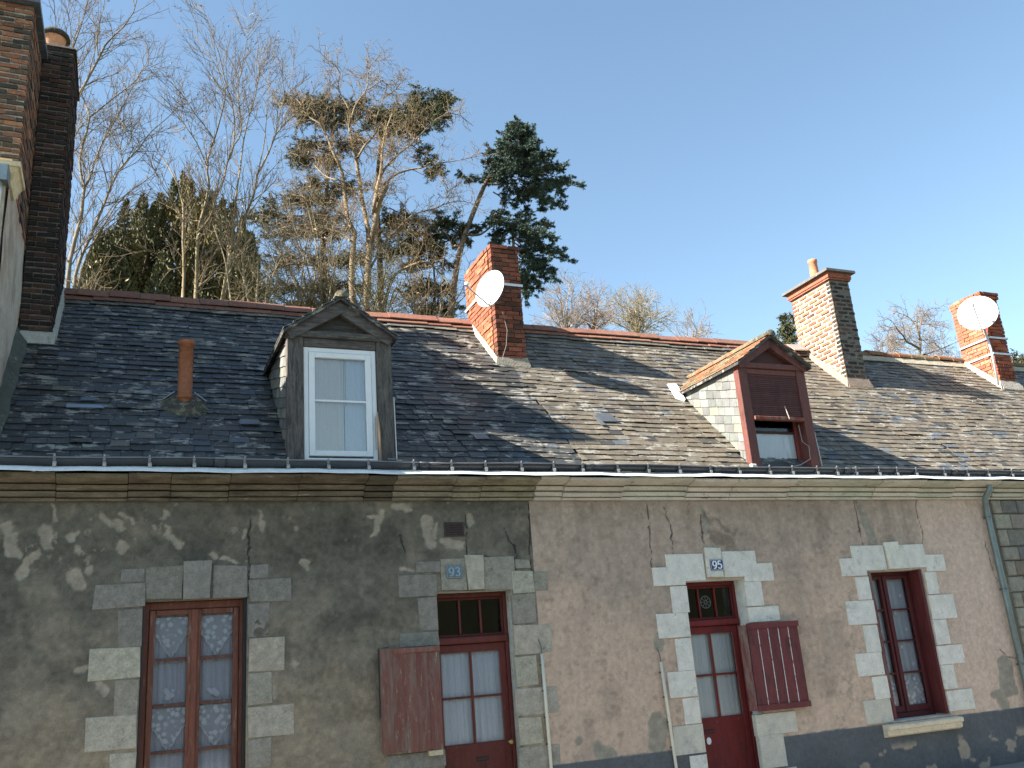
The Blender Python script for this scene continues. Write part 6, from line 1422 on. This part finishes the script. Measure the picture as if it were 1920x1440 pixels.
L5b = tier(550,690,205,14,seed=21)+tier(520,600,192,4,seed=31)+tier(545,660,225,10,seed=22)+tier(545,680,275,10,seed=23)+tier(545,640,300,8,seed=24)+tier(560,690,350,8,seed=25)+tier(500,640,375,11,seed=26)+tier(450,640,410,12,seed=27)+tier(480,660,440,10,seed=28)+tier(470,700,490,12,seed=29)+tier(470,700,540,14,seed=30)+tier(430,690,575,14,seed=32)
cedar(t5b, [([(612,610),(608,520),(606,440),(615,330),(625,240),(628,205)],.22,.06),([(620,290),(590,282),(560,280)],.06,.02),([(608,420),(560,405),(500,400)],.07,.02),([(606,500),(560,495),(500,490)],.07,.02)], L5b, 24, 502, np.array([.080,.078,.048]), np.array(col(108,93,73)), 3.0, (.4,.9), per=6, nl=.15, nw=.014, rootpx=[((612,610),.22)])

# --- far leafless trees over the ridge
def auto_tree(name, label, px_base, px_top, width, Yt, seed, c, n=7, crook=.12, dens=1.0, gnarl=False):
    rg = random.Random(seed); L = []; xb, yb = px_base; xt, yt_ = px_top
    for i in range(n):
        t = (i+.5)/n; xe = xt+(t-.5)*width+rg.uniform(-.08,.08)*width; ye_ = yt_+(abs(t-.5)*2)**1.6*(yb-yt_)*.55+rg.uniform(0,.1)*(yb-yt_)
        st_ = .35 if not gnarl else .18; y_f = yb-(yb-ye_)*st_*rg.uniform(.3,1)
        xk = xb+(xe-xb)*.28+rg.uniform(-.05,.05)*width
        pts = [(xb+rg.uniform(-1,1),yb),(xb+(xe-xb)*.08,y_f),(xk,y_f-(y_f-ye_)*.4),(xb+(xe-xb)*.62+rg.uniform(-.04,.04)*width,ye_+(y_f-ye_)*.28),(xe,ye_)]
        sc_ = Yt/40.0; L.append((pts,.13*sc_,.02*sc_))
    T = tree(name, label, 'tree', px_base, Yt, TG); s_ = Yt/40.0
    bare_tree(T, L, Yt, seed, .85*dens*1.5/s_, 1.1*dens*1.5/s_, 1.3*dens*1.5/s_, 42, crook, .12, (1.2*s_,2.6*s_), (.6*s_,1.3*s_), (.3*s_,.7*s_), 1.6, rootpx=[(px_base,.2*s_)], c_tr=c, c_tw=c*.9, rtw=.014*s_)
pale = np.array(col(131,118,106))
auto_tree('bare_tree', 'far spreading leafless tree just right of the orange brick chimney', (1062,640), (1070,530), 130, 42, 701, pale, 9, dens=1.5)
auto_tree('bare_tree', 'far slim leafless tree with orange-tinged twigs, second beyond the red ridge', (1112,640), (1118,548), 70, 44, 702, np.array(col(138,118,100)), 7, dens=1.5)
auto_tree('bare_tree', 'far rounded pale leafless tree above the middle of the red ridge', (1195,645), (1200,556), 110, 46, 703, np.array(col(142,131,111)), 11, dens=1.9)
auto_tree('bare_tree', 'faint leafless treetop barely clearing the red ridge', (1302,665), (1302,612), 50, 55, 704, pale, 6, dens=1.2)
t8 = tree('bare_tree', 'gnarled leafless tree between the pale brick chimney and far dish', 'tree', (1724,690), 34, TG)
c8 = lambda x, y: (1600+x/8.727, 540+y/8.727)
L8 = [([c8(*p) for p in q], a_, b_) for q, a_, b_ in [([(1075,1500),(1080,1180),(1090,1000),(1100,850),(1040,650),(1040,420),(1030,300)],.30,.04),([(1090,1000),(960,920),(870,880),(830,800),(720,680),(670,580),(560,500)],.18,.03),([(870,880),(920,780),(960,620),(1000,560)],.10,.03),([(1080,1000),(970,1010),(820,960),(720,920),(660,880)],.12,.03),([(1120,1100),(1250,1060),(1420,1000),(1540,950),(1720,870)],.15,.03),([(1420,1000),(1380,940),(1320,920)],.06,.02),([(1100,850),(1220,850),(1350,860)],.09,.03),([(1080,850),(1100,560),(1180,420),(1300,330),(1500,350)],.12,.02),([(1090,600),(1240,590),(1380,610),(1440,600)],.06,.02),([(830,800),(820,620),(780,520),(820,420),(760,300)],.08,.02),([(720,680),(600,690),(480,710)],.05,.02),([(1040,650),(930,500),(800,430),(600,350)],.07,.02),([(1080,1180),(960,1150),(800,1120)],.08,.02),([(500,1400),(500,1120),(470,980),(470,900),(380,850),(310,850)],.08,.02),([(510,1100),(600,980),(680,880)],.05,.02),([(360,1130),(440,1010)],.04,.02)]]
bare_tree(t8, L8, 34, 801, 2.2, 2.6, 2.4, 50, .2, .05, (.8,2.0), (.5,1.1), (.3,.6), 1.6, rootpx=[(c8(1075,1500),.3),(c8(500,1400),.08)], c_tr=np.array(col(100,88,77)), c_tw=np.array(col(118,106,95)), rtw=.013, thick=.75)
# --- small conifers and scrub peeping over the roofs
def spruce(px_b, px_t, wpx, Yt, seed, label):
    T = tree('conifer', label, 'tree', px_b, Yt, TG); L = []; rg = random.Random(seed); (xb, yb), (xt, yt_) = px_b, px_t
    for i in range(26):
        t = i/25; y = yt_+(yb-yt_)*t; x = xt+(xb-xt)*t; s_ = 1 if i % 2 else -1; L.append([(x,y),(x+s_*wpx*(.1+.4*t)*.5,y-2),(x+s_*wpx*(.1+.4*t),y-4+rg.uniform(-4,4))])
    cedar(T, [([px_b, px_t],.15,.02)], L, Yt, seed, np.array([.07,.075,.035]), np.array(col(99,82,66)), 2.2, (.3,.7), per=6, nl=.2, nw=.03, rootpx=[(px_b,.15)], spread=.6)
spruce((1480,690), (1478,598), 44, 30, 901, 'small conifer peeping between the red dormer and pale brick chimney')
spruce((1903,740), (1903,676), 44, 26, 902, 'dark conifer tip right of the far brick chimney')
shrub(1740, 1800, 655, 26, 903, 'brown scrub showing over the mossy ridge before the far chimney', np.array(col(108,84,68)), 6, 2.2, None, 730)
shrub(1885, 1960, 690, 24, 904, 'brown scrub at the right end of the far ridge', np.array(col(104,86,72)), 6, 2.0, None, 780)
